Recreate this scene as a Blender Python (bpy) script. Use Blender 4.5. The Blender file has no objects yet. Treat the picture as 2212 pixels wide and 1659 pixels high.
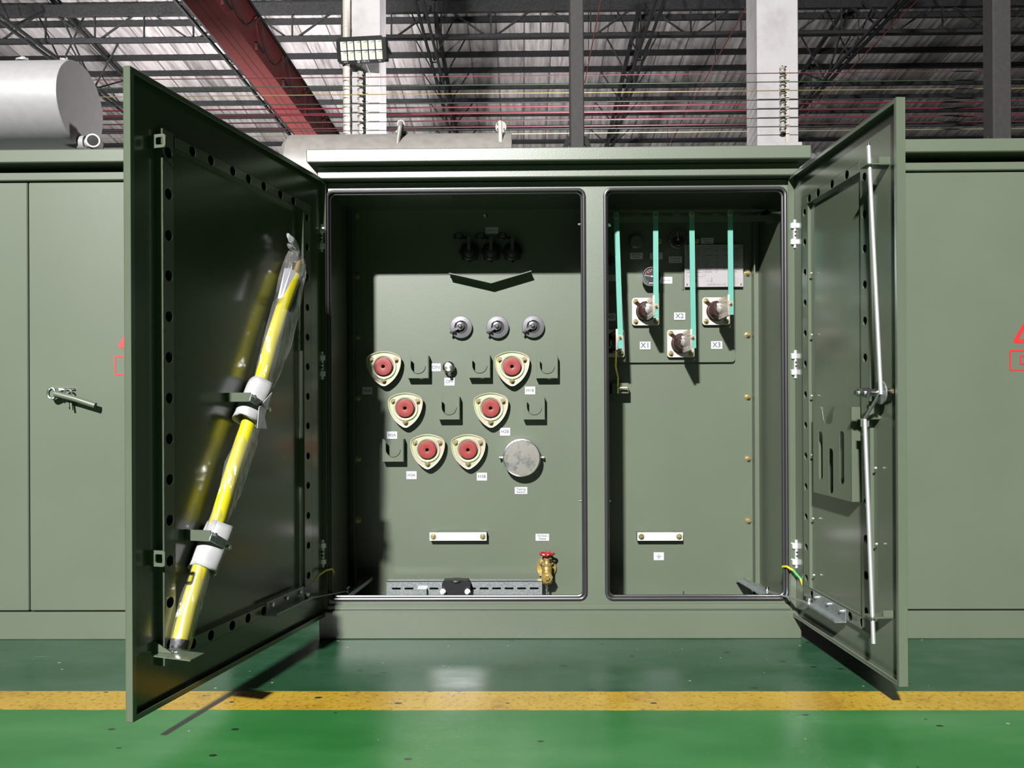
import bpy, bmesh, math, random
from mathutils import Vector, Matrix
random.seed(7)
C = bpy.context.scene
COL = C.collection
PI = math.pi

# ------------------------------------------------------------------ camera, light, exposure
F_PX, CX, CY = 1690.0, 1106.0, 876.0
CAM = Vector((-0.118, -2.55, 0.7485))
YAW, PITCH, ROLL = math.radians(0.71), math.radians(0.05), math.radians(-0.266)
FW = Vector((-math.sin(YAW)*math.cos(PITCH), math.cos(YAW)*math.cos(PITCH), math.sin(PITCH)))
_R = Vector((math.cos(YAW), math.sin(YAW), 0)); _U = _R.cross(FW)
RT = _R*math.cos(ROLL) + _U*math.sin(ROLL)
UP = _U*math.cos(ROLL) - _R*math.sin(ROLL)
cd = bpy.data.cameras.new('camera'); cam = bpy.data.objects.new('camera', cd); COL.objects.link(cam)
cd.sensor_width = 36.0; cd.lens = F_PX/2212*36.0
cd.shift_y = (CY-829.5)/2212
cd.clip_start = 0.05; cd.clip_end = 300
cam.matrix_world = Matrix(((RT.x, UP.x, -FW.x, CAM.x), (RT.y, UP.y, -FW.y, CAM.y), (RT.z, UP.z, -FW.z, CAM.z), (0, 0, 0, 1)))
C.camera = cam
C.view_settings.view_transform = 'Standard'; C.view_settings.look = 'None'
C.view_settings.gamma = 1.0; C.view_settings.exposure = 0.0; C.view_settings.use_curve_mapping = False

w = bpy.data.worlds.new('hall_air'); C.world = w; w.use_nodes = True
w.node_tree.nodes['Background'].inputs[0].default_value = (0.95, 0.93, 1.0, 1)
w.node_tree.nodes['Background'].inputs[1].default_value = 0.008

def area(name, loc, target, sx, sy, power, color, spread=None):
    l = bpy.data.lights.new(name, 'AREA'); l.shape = 'RECTANGLE'; l.size = sx; l.size_y = sy
    l.energy = power; l.color = color
    if spread: l.spread = math.radians(spread)
    o = bpy.data.objects.new(name, l); COL.objects.link(o); o.location = loc
    o.rotation_euler = (Vector(target)-Vector(loc)).to_track_quat('-Z', 'Y').to_euler()
    return o
# floodlight of the hall, high behind the camera and to its left (fitted from the cast shadows)
area('hall_floodlight', (-4.45, -17.0, 11.0), (0, 0, 0.8), 0.75, 0.42, 18500, (1.0, 0.985, 0.97))
# unseen lamp added behind the cabinets for light bounced up to the roof
area('roof_bounce', (-12.5, 15.5, 3.2), (-7.0, 26.0, 12.0), 2.4, 2.4, 3900, (1.0, 0.95, 0.95), 120)
area('side_fill', (2.3, 9.4, 2.5), (-4.5, 17.0, 9.0), 1.2, 1.2, 950, (1.0, 0.95, 0.95), 130)  # unseen fill lamp added to brighten the crane girder and column sides
# unseen fill lamp added behind the middle cabinet to brighten the left-hand tank
area('tank_fill', (1.6, 5.2, 0.8), (-4.5, 4.6, 3.2), 0.8, 0.8, 75, (1.0, 0.95, 0.95), 60)

# ------------------------------------------------------------------ measuring helpers
def ray(px, py): return (FW + RT*((px-CX)/F_PX) - UP*((py-CY)/F_PX))
def PL(px, py, p0, n):
    d = ray(px, py); return CAM + d*((p0-CAM).dot(n)/d.dot(n))
def P(px, py, Y): return PL(px, py, Vector((0, Y, 0)), Vector((0, 1, 0)))
def PZ(px, py, z=0.0): return PL(px, py, Vector((0, 0, z)), Vector((0, 0, 1)))
def PXx(px, py, X): return PL(px, py, Vector((X, 0, 0)), Vector((1, 0, 0)))
X3, Y3, Z3 = Vector((1, 0, 0)), Vector((0, 1, 0)), Vector((0, 0, 1))

# ------------------------------------------------------------------ materials
def new_mat(name):
    m = bpy.data.materials.new(name); m.use_nodes = True
    nt = m.node_tree; b = nt.nodes['Principled BSDF']
    return m, nt, b
def noise(nt, scale, detail=3, rough=0.5, coord='Object', stretch=None):
    tc = nt.nodes.new('ShaderNodeTexCoord'); n = nt.nodes.new('ShaderNodeTexNoise')
    n.inputs['Scale'].default_value = scale; n.inputs['Detail'].default_value = detail; n.inputs['Roughness'].default_value = rough
    if stretch:
        mp = nt.nodes.new('ShaderNodeMapping'); mp.inputs['Scale'].default_value = stretch
        nt.links.new(tc.outputs[coord], mp.inputs[0]); nt.links.new(mp.outputs[0], n.inputs['Vector'])
    else: nt.links.new(tc.outputs[coord], n.inputs['Vector'])
    return n
def ramp(nt, src, stops):
    r = nt.nodes.new('ShaderNodeValToRGB'); e = r.color_ramp.elements
    while len(e) < len(stops): e.new(0.5)
    for i, (p, c) in enumerate(stops):
        e[i].position = p; e[i].color = c if len(c) == 4 else (*c, 1)
    nt.links.new(src, r.inputs[0]); return r
def mixc(nt, fac, a, b):
    m = nt.nodes.new('ShaderNodeMix'); m.data_type = 'RGBA'
    for s, v in ((m.inputs[0], fac), (m.inputs[6], a), (m.inputs[7], b)):
        if isinstance(v, (int, float)): s.default_value = v
        elif isinstance(v, tuple): s.default_value = v if len(v) == 4 else (*v, 1)
        else: nt.links.new(v, s)
    return m.outputs[2]
def math_n(nt, op, a, b=None, c=None):
    m = nt.nodes.new('ShaderNodeMath'); m.operation = op
    for i, v in enumerate((a, b, c)):
        if v is None: continue
        if isinstance(v, (int, float)): m.inputs[i].default_value = v
        else: nt.links.new(v, m.inputs[i])
    return m.outputs[0]
def bump(nt, b, src, strength, dist):
    n = nt.nodes.new('ShaderNodeBump'); n.inputs['Strength'].default_value = strength; n.inputs['Distance'].default_value = dist
    nt.links.new(src, n.inputs['Height']); nt.links.new(n.outputs[0], b.inputs['Normal']); return n
K_ALB = 0.42      # dark hall, strong lamp: every painted surface a little darker
def simple(name, col, rough=0.5, metal=0.0, var=0.0, bmp=0.0, bscale=200, spec=None):
    if metal < 0.5: col = tuple(c*K_ALB for c in col)
    m, nt, b = new_mat(name)
    b.inputs['Roughness'].default_value = rough; b.inputs['Metallic'].default_value = metal
    if spec is not None: b.inputs['Specular IOR Level'].default_value = spec
    n = noise(nt, 18, 4)
    v = var if var else 0.06
    r = ramp(nt, n.outputs[0], [(0.3, tuple(c*(1-v) for c in col)), (0.7, tuple(min(1, c*(1+v)) for c in col))])
    nt.links.new(r.outputs[0], b.inputs['Base Color'])
    if bmp: bump(nt, b, noise(nt, bscale, 2).outputs[0], bmp, 0.001)
    return m
def paint(name, col, rough=0.24, coat=0.35, grain=0.35, stain=False, spec=0.5):
    m, nt, b = new_mat(name); b.inputs['Specular IOR Level'].default_value = spec
    b.inputs['Roughness'].default_value = rough
    b.inputs['Coat Weight'].default_value = coat; b.inputs['Coat Roughness'].default_value = 0.19
    n = noise(nt, 3.0, 5)
    r = ramp(nt, n.outputs[0], [(0.3, tuple(c*0.95 for c in col)), (0.7, tuple(c*1.05 for c in col))])
    out = r.outputs[0]
    if stain:
        n2 = noise(nt, 5.5, 6, 0.7, stretch=(1.0, 1.0, 2.0))
        r2 = ramp(nt, n2.outputs[0], [(0.68, (0, 0, 0)), (0.76, (0.35, 0.35, 0.35))])
        out = mixc(nt, r2.outputs[0], out, (col[0]*1.15, col[1]*1.0, col[2]*0.75))
    nt.links.new(out, b.inputs['Base Color'])
    bump(nt, b, noise(nt, 360, 2, 0.6).outputs[0], grain, 0.0005)
    return m
GREEN = (0.056, 0.0685, 0.0475)
M_green = paint('green_paint', GREEN, rough=0.36, coat=0.0, grain=0.5, spec=0.6)
M_greenin = paint('green_paint_tank', GREEN, rough=0.38, coat=0.0, grain=0.28, stain=True, spec=0.38)
M_greenside = paint('green_paint_neighbour', GREEN, rough=0.42, coat=0.0, grain=0.1, spec=0.35)
M_greendoor = paint('green_paint_smooth', GREEN, rough=0.2, coat=0.6, grain=0.06)
M_rubber = simple('black_rubber', (0.035, 0.033, 0.037), 0.32, spec=0.6)
M_black = simple('black_plastic', (0.012, 0.012, 0.013), 0.5, spec=0.25)
M_blackmatt = simple('black_void', (0.008, 0.008, 0.008), 0.8)
M_chrome = simple('zinc_bright', (0.72, 0.72, 0.74), 0.22, 1.0, 0.1, 0.15, 120)
M_hinge = simple('hinge_zinc', (0.8, 0.8, 0.82), 0.33, 0.55)
def galv():
    m, nt, b = new_mat('galvanised_steel')
    tc = nt.nodes.new('ShaderNodeTexCoord'); v = nt.nodes.new('ShaderNodeTexVoronoi'); v.inputs['Scale'].default_value = 240
    nt.links.new(tc.outputs['Object'], v.inputs['Vector'])
    r = ramp(nt, v.outputs['Color'], [(0.2, (0.20, 0.225, 0.225)), (0.8, (0.30, 0.33, 0.33))])
    nt.links.new(r.outputs[0], b.inputs['Base Color']); b.inputs['Metallic'].default_value = 0.75; b.inputs['Roughness'].default_value = 0.38
    return m
M_galv = galv()
def yzinc():
    m, nt, b = new_mat('yellow_zinc_plate')
    n = noise(nt, 22, 3, 0.5)
    r = ramp(nt, n.outputs[0], [(0.33, (0.25, 0.245, 0.135)), (0.43, (0.215, 0.255, 0.165)), (0.5, (0.27, 0.25, 0.18)), (0.58, (0.27, 0.215, 0.20)), (0.68, (0.26, 0.25, 0.16))])
    nt.links.new(r.outputs[0], b.inputs['Base Color']); b.inputs['Metallic'].default_value = 0.35; b.inputs['Roughness'].default_value = 0.38
    bump(nt, b, noise(nt, 160, 2).outputs[0], 0.1, 0.001)
    return m
M_yz = yzinc()
M_bolt = simple('yellow_zinc_bolt', (0.36, 0.30, 0.16), 0.26, 0.85, 0.2)
M_steelplate = simple('nickel_plate', (0.75, 0.70, 0.65), 0.42, 0.35, 0.06, 0.1, 90)
M_tin = simple('tinned_spade', (0.42, 0.38, 0.33), 0.3, 0.7, 0.1, 0.1, 90)
M_alu = simple('machined_aluminium', (0.15, 0.145, 0.16), 0.27, 0.75, 0.1, 0.1, 140)
M_red = simple('red_rubber_plug', (0.31, 0.028, 0.024), 0.45, 0, 0.1, spec=0.3)
M_redwheel = simple('red_valve_paint', (0.42, 0.012, 0.02), 0.25)
M_brass = simple('brass', (0.55, 0.40, 0.14), 0.3, 0.85, 0.15, 0.1, 60)
M_ceramic = simple('brown_porcelain', (0.055, 0.028, 0.025), 0.12)
M_teal = simple('teal_fibreglass', (0.095, 0.40, 0.31), 0.45, 0, 0.05)
M_white = simple('white_label', (0.66, 0.67, 0.70), 0.45)
M_ink = simple('label_ink', (0.05, 0.055, 0.09), 0.6)
M_plate = simple('anodised_nameplate', (0.50, 0.47, 0.48), 0.38, 0.25, 0.04)
M_inkgrey = simple('nameplate_ink', (0.16, 0.15, 0.16), 0.5)
M_logo = simple('nameplate_green', (0.02, 0.10, 0.04), 0.4)
M_yellow = simple('yellow_fibreglass', (0.74, 0.66, 0.012), 0.35, 0, 0.05)
M_foam = simple('white_foam', (0.52, 0.52, 0.53), 0.55, 0, 0.04, 0.3, 40)
M_paper = simple('white_paper', (0.60, 0.60, 0.66), 0.7)
M_capdisc = None
def capm():
    m, nt, b = new_mat('worn_steel_cap')
    n = noise(nt, 30, 6, 0.7)
    r = ramp(nt, n.outputs[0], [(0.35, (0.09, 0.095, 0.11)), (0.5, (0.19, 0.18, 0.155)), (0.65, (0.17, 0.17, 0.18))])
    nt.links.new(r.outputs[0], b.inputs['Base Color']); b.inputs['Metallic'].default_value = 0.6; b.inputs['Roughness'].default_value = 0.35
    bump(nt, b, n.outputs[0], 0.3, 0.002); return m
M_cap = capm()
def plastic_film():
    m = bpy.data.materials.new('clear_plastic_film'); m.use_nodes = True; nt = m.node_tree
    nt.nodes.remove(nt.nodes['Principled BSDF']); out = nt.nodes['Material Output']
    t = nt.nodes.new('ShaderNodeBsdfTransparent'); t.inputs[0].default_value = (0.93, 0.93, 0.94, 1)
    g = nt.nodes.new('ShaderNodeBsdfGlossy'); g.inputs['Roughness'].default_value = 0.17; g.inputs[0].default_value = (1, 1, 1, 1)
    d = nt.nodes.new('ShaderNodeBsdfDiffuse'); d.inputs[0].default_value = (0.5, 0.5, 0.53, 1)
    n = noise(nt, 17, 3, 0.5, stretch=(2.2, 2.2, 0.35)); bp = nt.nodes.new('ShaderNodeBump'); bp.inputs['Strength'].default_value = 0.9; bp.inputs['Distance'].default_value = 0.012
    nt.links.new(n.outputs[0], bp.inputs['Height']); nt.links.new(bp.outputs[0], g.inputs['Normal'])
    lw = nt.nodes.new('ShaderNodeLayerWeight'); lw.inputs[0].default_value = 0.25
    mx0 = nt.nodes.new('ShaderNodeMixShader'); mx0.inputs[0].default_value = 0.07
    nt.links.new(t.outputs[0], mx0.inputs[1]); nt.links.new(d.outputs[0], mx0.inputs[2])
    mx = nt.nodes.new('ShaderNodeMixShader'); f = math_n(nt, 'MULTIPLY_ADD', lw.outputs['Facing'], 0.4, 0.06)
    nt.links.new(f, mx.inputs[0]); nt.links.new(mx0.outputs[0], mx.inputs[1]); nt.links.new(g.outputs[0], mx.inputs[2])
    nt.links.new(mx.outputs[0], out.inputs[0]); return m
M_film = plastic_film()
M_filmw = simple('gathered_film', (0.80, 0.80, 0.85), 0.25, 0, 0.3, 0.6, 60, spec=0.8)
def ground_wire():
    m, nt, b = new_mat('green_yellow_wire')
    n = noise(nt, 14, 0); r = ramp(nt, n.outputs[0], [(0.46, (0.33, 0.30, 0.012)), (0.5, (0.036, 0.21, 0.054))])
    r.color_ramp.interpolation = 'CONSTANT'
    nt.links.new(r.outputs[0], b.inputs['Base Color']); b.inputs['Roughness'].default_value = 0.4; return m
M_gywire = ground_wire()
M_ywire = simple('yellow_wire', (1.3, 1.15, 0.05), 0.4)
M_signred = simple('sign_red', (0.62, 0.02, 0.025), 0.45)
M_tank = simple('grey_tank_paint', (0.46, 0.45, 0.455), 0.45, 0, 0.05)
M_tank2 = simple('weathered_tank_paint', (0.30, 0.28, 0.26), 0.5, 0, 0.12)
M_steel = simple('dark_steel', (0.045, 0.046, 0.047), 0.75, 0, 0.3, spec=0.12)
M_post = simple('grey_post_paint', (0.08, 0.075, 0.073), 0.6, 0, 0.1, spec=0.15)
M_crane = simple('red_crane_paint', (0.17, 0.035, 0.033), 0.6, 0, 0.12, spec=0.2)
M_pipe_red = simple('red_pipe', (0.25, 0.03, 0.03), 0.5)
M_pvc = simple('cream_pvc', (0.95, 0.87, 0.77), 0.5, 0, 0.05)
M_insul = simple('cream_porcelain', (0.75, 0.71, 0.64), 0.25, 0, 0.1)
M_floodwhite = simple('reflector_white', (1.3, 1.34, 1.26), 0.4)
M_chip = simple('led_chip', (1.15, 1.15, 0.8), 0.4)
M_lettering = simple('white_lettering', (0.5, 0.5, 0.5), 0.5)
def conc():
    m, nt, b = new_mat('whitewashed_concrete')
    n = noise(nt, 1.6, 8, 0.65)
    r = ramp(nt, n.outputs[0], [(0.3, (0.2949, 0.2796, 0.2847)), (0.5, (0.3559, 0.3406, 0.3457)), (0.7, (0.3813, 0.3660, 0.3711))])
    nt.links.new(r.outputs[0], b.inputs['Base Color']); b.inputs['Roughness'].default_value = 0.85
    bump(nt, b, noise(nt, 9, 6).outputs[0], 0.3, 0.02); return m
M_conc = conc()
def roofm():
    m, nt, b = new_mat('roof_insulation_foil')
    tc = nt.nodes.new('ShaderNodeTexCoord'); sp = nt.nodes.new('ShaderNodeSeparateXYZ'); nt.links.new(tc.outputs['Object'], sp.inputs[0])
    q = math_n(nt, 'FLOOR', math_n(nt, 'DIVIDE', sp.outputs[0], 0.95))
    q2 = math_n(nt, 'FLOOR', math_n(nt, 'DIVIDE', sp.outputs[1], 2.3))
    cb = nt.nodes.new('ShaderNodeCombineXYZ'); nt.links.new(q, cb.inputs[0]); nt.links.new(q2, cb.inputs[1])
    wn = nt.nodes.new('ShaderNodeTexWhiteNoise'); wn.noise_dimensions = '2D'; nt.links.new(cb.outputs[0], wn.inputs['Vector'])
    n = noise(nt, 1.1, 5, 0.6, stretch=(5.5, 0.45, 1))
    base = ramp(nt, n.outputs[0], [(0.28, (0.13, 0.12, 0.115)), (0.45, (0.34, 0.32, 0.32)), (0.62, (0.48, 0.455, 0.455)), (0.78, (0.34, 0.315, 0.305))])
    f = math_n(nt, 'MULTIPLY_ADD', wn.outputs['Value'], 0.45, 0.62)
    vm = nt.nodes.new('ShaderNodeVectorMath'); vm.operation = 'SCALE'; nt.links.new(base.outputs[0], vm.inputs[0]); nt.links.new(f, vm.inputs['Scale'])
    fr = math_n(nt, 'FRACT', math_n(nt, 'DIVIDE', sp.outputs[0], 0.95))
    seam = math_n(nt, 'LESS_THAN', fr, 0.055)
    out = mixc(nt, seam, vm.outputs[0], (0.12, 0.11, 0.11))
    nt.links.new(out, b.inputs['Base Color']); b.inputs['Roughness'].default_value = 0.42; b.inputs['Metallic'].default_value = 0.2
    n3 = noise(nt, 1.5, 3, 0.5, stretch=(5, 0.8, 1)); bump(nt, b, n3.outputs[0], 0.25, 0.06)
    return m
M_roof = roofm()
STRIPE_FAR, STRIPE_NEAR = -0.495, -0.622
def floorm():
    m, nt, b = new_mat('painted_factory_floor'); b.inputs['Specular IOR Level'].default_value = 0.3
    tc = nt.nodes.new('ShaderNodeTexCoord'); sp = nt.nodes.new('ShaderNodeSeparateXYZ'); nt.links.new(tc.outputs['Object'], sp.inputs[0])
    wob = noise(nt, 14, 3); wv = math_n(nt, 'MULTIPLY_ADD', wob.outputs[0], 0.006, -0.003)
    big = noise(nt, 0.9, 2); bv = math_n(nt, 'MULTIPLY_ADD', big.outputs[0], 0.012, -0.006)
    y = math_n(nt, 'ADD', math_n(nt, 'ADD', sp.outputs[1], wv), bv)
    n1 = noise(nt, 2.2, 6, 0.62, stretch=(1, 2.2, 1))
    inner = ramp(nt, n1.outputs[0], [(0.34, (0.0067, 0.0315, 0.0118)), (0.5, (0.0118, 0.0412, 0.0202)), (0.68, (0.0252, 0.0525, 0.0336))])
    n2 = noise(nt, 1.6, 5, 0.55, stretch=(0.8, 2.4, 1))
    outer = ramp(nt, n2.outputs[0], [(0.32, (0.0095, 0.070, 0.0145)), (0.52, (0.0175, 0.090, 0.023)), (0.7, (0.033, 0.108, 0.036))])
    n3 = noise(nt, 7, 8, 0.7); n3b = noise(nt, 75, 5, 0.75)
    stripe = ramp(nt, n3.outputs[0], [(0.30, (0.16, 0.088, 0.014)), (0.45, (0.235, 0.150, 0.016)), (0.7, (0.275, 0.187, 0.024))])
    grit = ramp(nt, n3b.outputs[0], [(0.38, (0.45, 0.30, 0.12)), (0.47, (1, 1, 1))])
    mg = nt.nodes.new('ShaderNodeMix'); mg.data_type = 'RGBA'; mg.blend_type = 'MULTIPLY'; mg.inputs[0].default_value = 0.75
    nt.links.new(stripe.outputs[0], mg.inputs[6]); nt.links.new(grit.outputs[0], mg.inputs[7])
    isnear = math_n(nt, 'LESS_THAN', y, STRIPE_NEAR); isstripe = math_n(nt, 'LESS_THAN', y, STRIPE_FAR)
    c = mixc(nt, isstripe, inner.outputs[0], mg.outputs[2]); c = mixc(nt, isnear, c, outer.outputs[0])
    # chips, dark spots, pale scuffs
    def spots(scale, thr, stretch, seed):
        mp = nt.nodes.new('ShaderNodeMapping'); mp.inputs['Scale'].default_value = stretch; mp.inputs['Location'].default_value = (seed, seed*1.7, 0)
        nt.links.new(tc.outputs['Object'], mp.inputs[0])
        nn = nt.nodes.new('ShaderNodeTexNoise'); nn.inputs['Scale'].default_value = 3; nn.inputs['Detail'].default_value = 3
        nt.links.new(mp.outputs[0], nn.inputs['Vector'])
        v = nt.nodes.new('ShaderNodeTexVoronoi'); v.inputs['Scale'].default_value = scale; nt.links.new(mp.outputs[0], v.inputs['Vector'])
        cs = nt.nodes.new('ShaderNodeSeparateColor'); nt.links.new(v.outputs['Color'], cs.inputs[0])
        rad = math_n(nt, 'MULTIPLY', math_n(nt, 'SUBTRACT', cs.outputs[0], 0.60), thr*0.75)
        return math_n(nt, 'LESS_THAN', v.outputs['Distance'], rad)
    c = mixc(nt, spots(14, 0.55, (1, 1.6, 1), 0), c, (0.0092, 0.0118, 0.0092))
    c = mixc(nt, spots(22, 0.33, (1, 1.3, 1), 5.3), c, (0.2100, 0.2184, 0.1890))
    c = mixc(nt, spots(5, 0.22, (1, 2.6, 1), 9.1), c, (0.0294, 0.0231, 0.0210))
    sc = noise(nt, 3.0, 8, 0.75, stretch=(0.7, 9, 1)); scr = ramp(nt, sc.outputs[0], [(0.655, (0, 0, 0)), (0.70, (0.6, 0.6, 0.6))])
    c = mixc(nt, scr.outputs[0], c, (0.1386, 0.1512, 0.1260))
    nt.links.new(c, b.inputs['Base Color'])
    rr = ramp(nt, n1.outputs[0], [(0.3, (0.17, 0.17, 0.17)), (0.7, (0.36, 0.36, 0.36))]); nt.links.new(rr.outputs[0], b.inputs['Roughness'])
    bump(nt, b, noise(nt, 6, 4).outputs[0], 0.12, 0.01)
    return m
M_floor = floorm()
M_wall = simple('pale_wall_paint', (0.62, 0.60, 0.60), 0.8, 0, 0.05)

# ------------------------------------------------------------------ mesh builder
_tcache = {}
def text_mesh(s):
    if s in _tcache: return _tcache[s]
    cu = bpy.data.curves.new('t', 'FONT'); cu.body = s; cu.align_x = 'CENTER'; cu.align_y = 'CENTER'; cu.size = 1.0; cu.resolution_u = 3; cu.offset = 0.012
    o = bpy.data.objects.new('t', cu); COL.objects.link(o)
    dg = bpy.context.evaluated_depsgraph_get(); dg.update(); me = o.evaluated_get(dg).to_mesh()
    vs = [v.co.copy() for v in me.vertices]; fs = [list(p.vertices) for p in me.polygons]
    o.evaluated_get(dg).to_mesh_clear(); bpy.data.objects.remove(o); bpy.data.curves.remove(cu)
    _tcache[s] = (vs, fs); return vs, fs
def perp(a):
    a = a.normalized(); t = Z3 if abs(a.z) < 0.9 else X3
    u = a.cross(t).normalized(); return u, a.cross(u).normalized()
class MB:
    def __init__(s): s.bm = bmesh.new(); s.mats = []
    def mi(s, m):
        if m not in s.mats: s.mats.append(m)
        return s.mats.index(m)
    def face(s, vs, m):
        try: f = s.bm.faces.new(vs); f.material_index = s.mi(m); return f
        except ValueError: return None
    def box(s, c, size, m, R=None, bev=0.0):
        c = Vector(c); hx, hy, hz = (v/2 for v in size)
        R = R or Matrix.Identity(3)
        vs = [s.bm.verts.new(c + R @ Vector((x*hx, y*hy, z*hz))) for x in (-1, 1) for y in (-1, 1) for z in (-1, 1)]
        fs = [s.face([vs[i] for i in q], m) for q in ((0, 1, 3, 2), (4, 6, 7, 5), (0, 4, 5, 1), (2, 3, 7, 6), (0, 2, 6, 4), (1, 5, 7, 3))]
        if bev > 0:
            es = list({e for f in fs for e in f.edges})
            k = s.mi(m)
            r = bmesh.ops.bevel(s.bm, geom=es, offset=bev, segments=1, affect='EDGES', profile=0.5, material=k)
            for f in r['faces']: f.material_index = k
        return s
    def b2(s, a, b, m, bev=0.0):
        a, b = Vector(a), Vector(b); return s.box((a+b)/2, (abs(b.x-a.x), abs(b.y-a.y), abs(b.z-a.z)), m, None, bev)
    def bar(s, p0, p1, wid, th, m, up=None, bev=0.0):
        p0, p1 = Vector(p0), Vector(p1); d = (p1-p0); L = d.length; x = d/L
        up = Vector(up) if up is not None else (Z3 if abs(x.z) < 0.9 else X3)
        y = up.cross(x).normalized(); z = x.cross(y)
        R = Matrix((x, y, z)).transposed()
        return s.box((p0+p1)/2, (L, wid, th), m, R, bev)
    def ring(s, c, u, v, r, n): return [s.bm.verts.new(c + u*(r*math.cos(2*PI*i/n)) + v*(r*math.sin(2*PI*i/n))) for i in range(n)]
    def cyl(s, p0, p1, r, m, n=20, r2=None, caps=True):
        p0, p1 = Vector(p0), Vector(p1); u, v = perp(p1-p0)
        a = s.ring(p0, u, v, r, n); b = s.ring(p1, u, v, r if r2 is None else r2, n)
        for i in range(n): s.face([a[i], a[(i+1) % n], b[(i+1) % n], b[i]], m)
        if caps: s.face(a[::-1], m); s.face(b, m)
        return s
    def hexn(s, p0, p1, r, m): return s.cyl(p0, p1, r, m, 6)
    def tube(s, pts, r, m, n=10, close=False, rs=None):
        pts = [Vector(p) for p in pts]; N = len(pts); rings = []; pu = None
        for i, p in enumerate(pts):
            if close: d = pts[(i+1) % N]-pts[i-1]
            else: d = pts[min(i+1, N-1)]-pts[max(i-1, 0)]
            d.normalize()
            if pu is None: u, v = perp(d)
            else:
                u = (pu-d*pu.dot(d)).normalized(); v = d.cross(u)
            pu = u; rings.append(s.ring(p, u, v, rs[i] if rs else r, n))
        for i in range(N if close else N-1):
            a, b = rings[i], rings[(i+1) % N]
            for j in range(n): s.face([a[j], a[(j+1) % n], b[(j+1) % n], b[j]], m)
        if not close: s.face(rings[0][::-1], m); s.face(rings[-1], m)
        return s
    def lathe(s, prof, o, ax, m, n=28, mats=None):
        o = Vector(o); ax = Vector(ax).normalized(); u, v = perp(ax); prev = None
        for k, (r, h) in enumerate(prof):
            c = o + ax*h
            cur = [s.bm.verts.new(c)] if r < 1e-6 else s.ring(c, u, v, r, n)
            mm = mats[k] if mats else m
            if prev:
                if len(prev) == 1 and len(cur) > 1:
                    for i in range(n): s.face([prev[0], cur[(i+1) % n], cur[i]], mm)
                elif len(cur) == 1 and len(prev) > 1:
                    for i in range(n): s.face([prev[i], prev[(i+1) % n], cur[0]], mm)
                elif len(cur) > 1:
                    for i in range(n): s.face([prev[i], prev[(i+1) % n], cur[(i+1) % n], cur[i]], mm)
            prev = cur
        return s
    def plate(s, outline, holes, th, O, U, V, N, m):
        O, U, V, N = Vector(O), Vector(U), Vector(V), Vector(N); es = []
        for lp in [outline]+list(holes):
            vs = [s.bm.verts.new(O+U*a+V*b) for a, b in lp]
            for i in range(len(vs)): es.append(s.bm.edges.new((vs[i], vs[(i+1) % len(vs)])))
        r = bmesh.ops.triangle_fill(s.bm, use_beauty=True, use_dissolve=False, edges=es, normal=N)
        fs = [g for g in r['geom'] if isinstance(g, bmesh.types.BMFace)]
        k = s.mi(m)
        for f in fs: f.material_index = k
        if th:
            e = bmesh.ops.extrude_face_region(s.bm, geom=fs)
            for g in e['geom']:
                if isinstance(g, bmesh.types.BMVert): g.co += N*th
                if isinstance(g, bmesh.types.BMFace): g.material_index = k
            for f in s.bm.faces:
                if f.material_index != k and not f.is_valid: pass
        return s
    def text(s, t, size, O, U, V, m):
        vs, fs = text_mesh(t); O, U, V = Vector(O), Vector(U), Vector(V)
        nv = [s.bm.verts.new(O+U*(v.x*size)+V*(v.y*size)) for v in vs]
        for f in fs: s.face([nv[i] for i in f], m)
        return s
    def obj(s, name, parent=None, loc=None, rot=None, label=None, smooth=True, recalc=True):
        if recalc: bmesh.ops.recalc_face_normals(s.bm, faces=s.bm.faces[:])
        me = bpy.data.meshes.new(name); s.bm.to_mesh(me); s.bm.free()
        for m in s.mats: me.materials.append(m)
        if smooth:
            me.polygons.foreach_set('use_smooth', [True]*len(me.polygons))
            try: me.set_sharp_from_angle(angle=math.radians(32))
            except Exception: pass
        o = bpy.data.objects.new(name, me); COL.objects.link(o)
        if parent: o.parent = parent
        if loc is not None: o.location = loc
        if rot is not None: o.rotation_euler = rot
        if label: o['label'] = label
        return o
def circ(cx, cy, r, n=16): return [(cx+r*math.cos(2*PI*i/n), cy+r*math.sin(2*PI*i/n)) for i in range(n)]
def rrect(x0, y0, x1, y1, r, n=4):
    o = []
    for (cx, cy, a) in ((x1-r, y0+r, -PI/2), (x1-r, y1-r, 0), (x0+r, y1-r, PI/2), (x0+r, y0+r, PI)):
        for i in range(n+1): o.append((cx+r*math.cos(a+PI/2*i/n), cy+r*math.sin(a+PI/2*i/n)))
    return o
def rect(x0, y0, x1, y1): return [(x0, y0), (x1, y0), (x1, y1), (x0, y1)]
def thing(name, label, cat, loc=(0, 0, 0), group=None):
    o = bpy.data.objects.new(name, None); COL.objects.link(o); o.location = loc; o.empty_display_size = 0.1
    return tag(o, label, cat, group)
def tag(o, label, cat, group=None, kind=None):
    if label: o['label'] = label
    if cat: o['category'] = cat
    if group: o['group'] = group
    if kind: o['kind'] = kind
    return o
def struct(o, label=None): o['kind'] = 'structure'; return tag(o, label, None)
def kids(o): return [c for c in bpy.data.objects if c.parent == o]
def dup(o, loc, label=None, parent=None):
    c = o.copy(); COL.objects.link(c); c.location = loc
    if parent: c.parent = parent
    if label: c['label'] = label
    for k in kids(o):
        d = k.copy(); COL.objects.link(d); d.parent = c
        for g in kids(k):
            e = g.copy(); COL.objects.link(e); e.parent = d
    return c
UZ = (X3, Z3)

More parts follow.
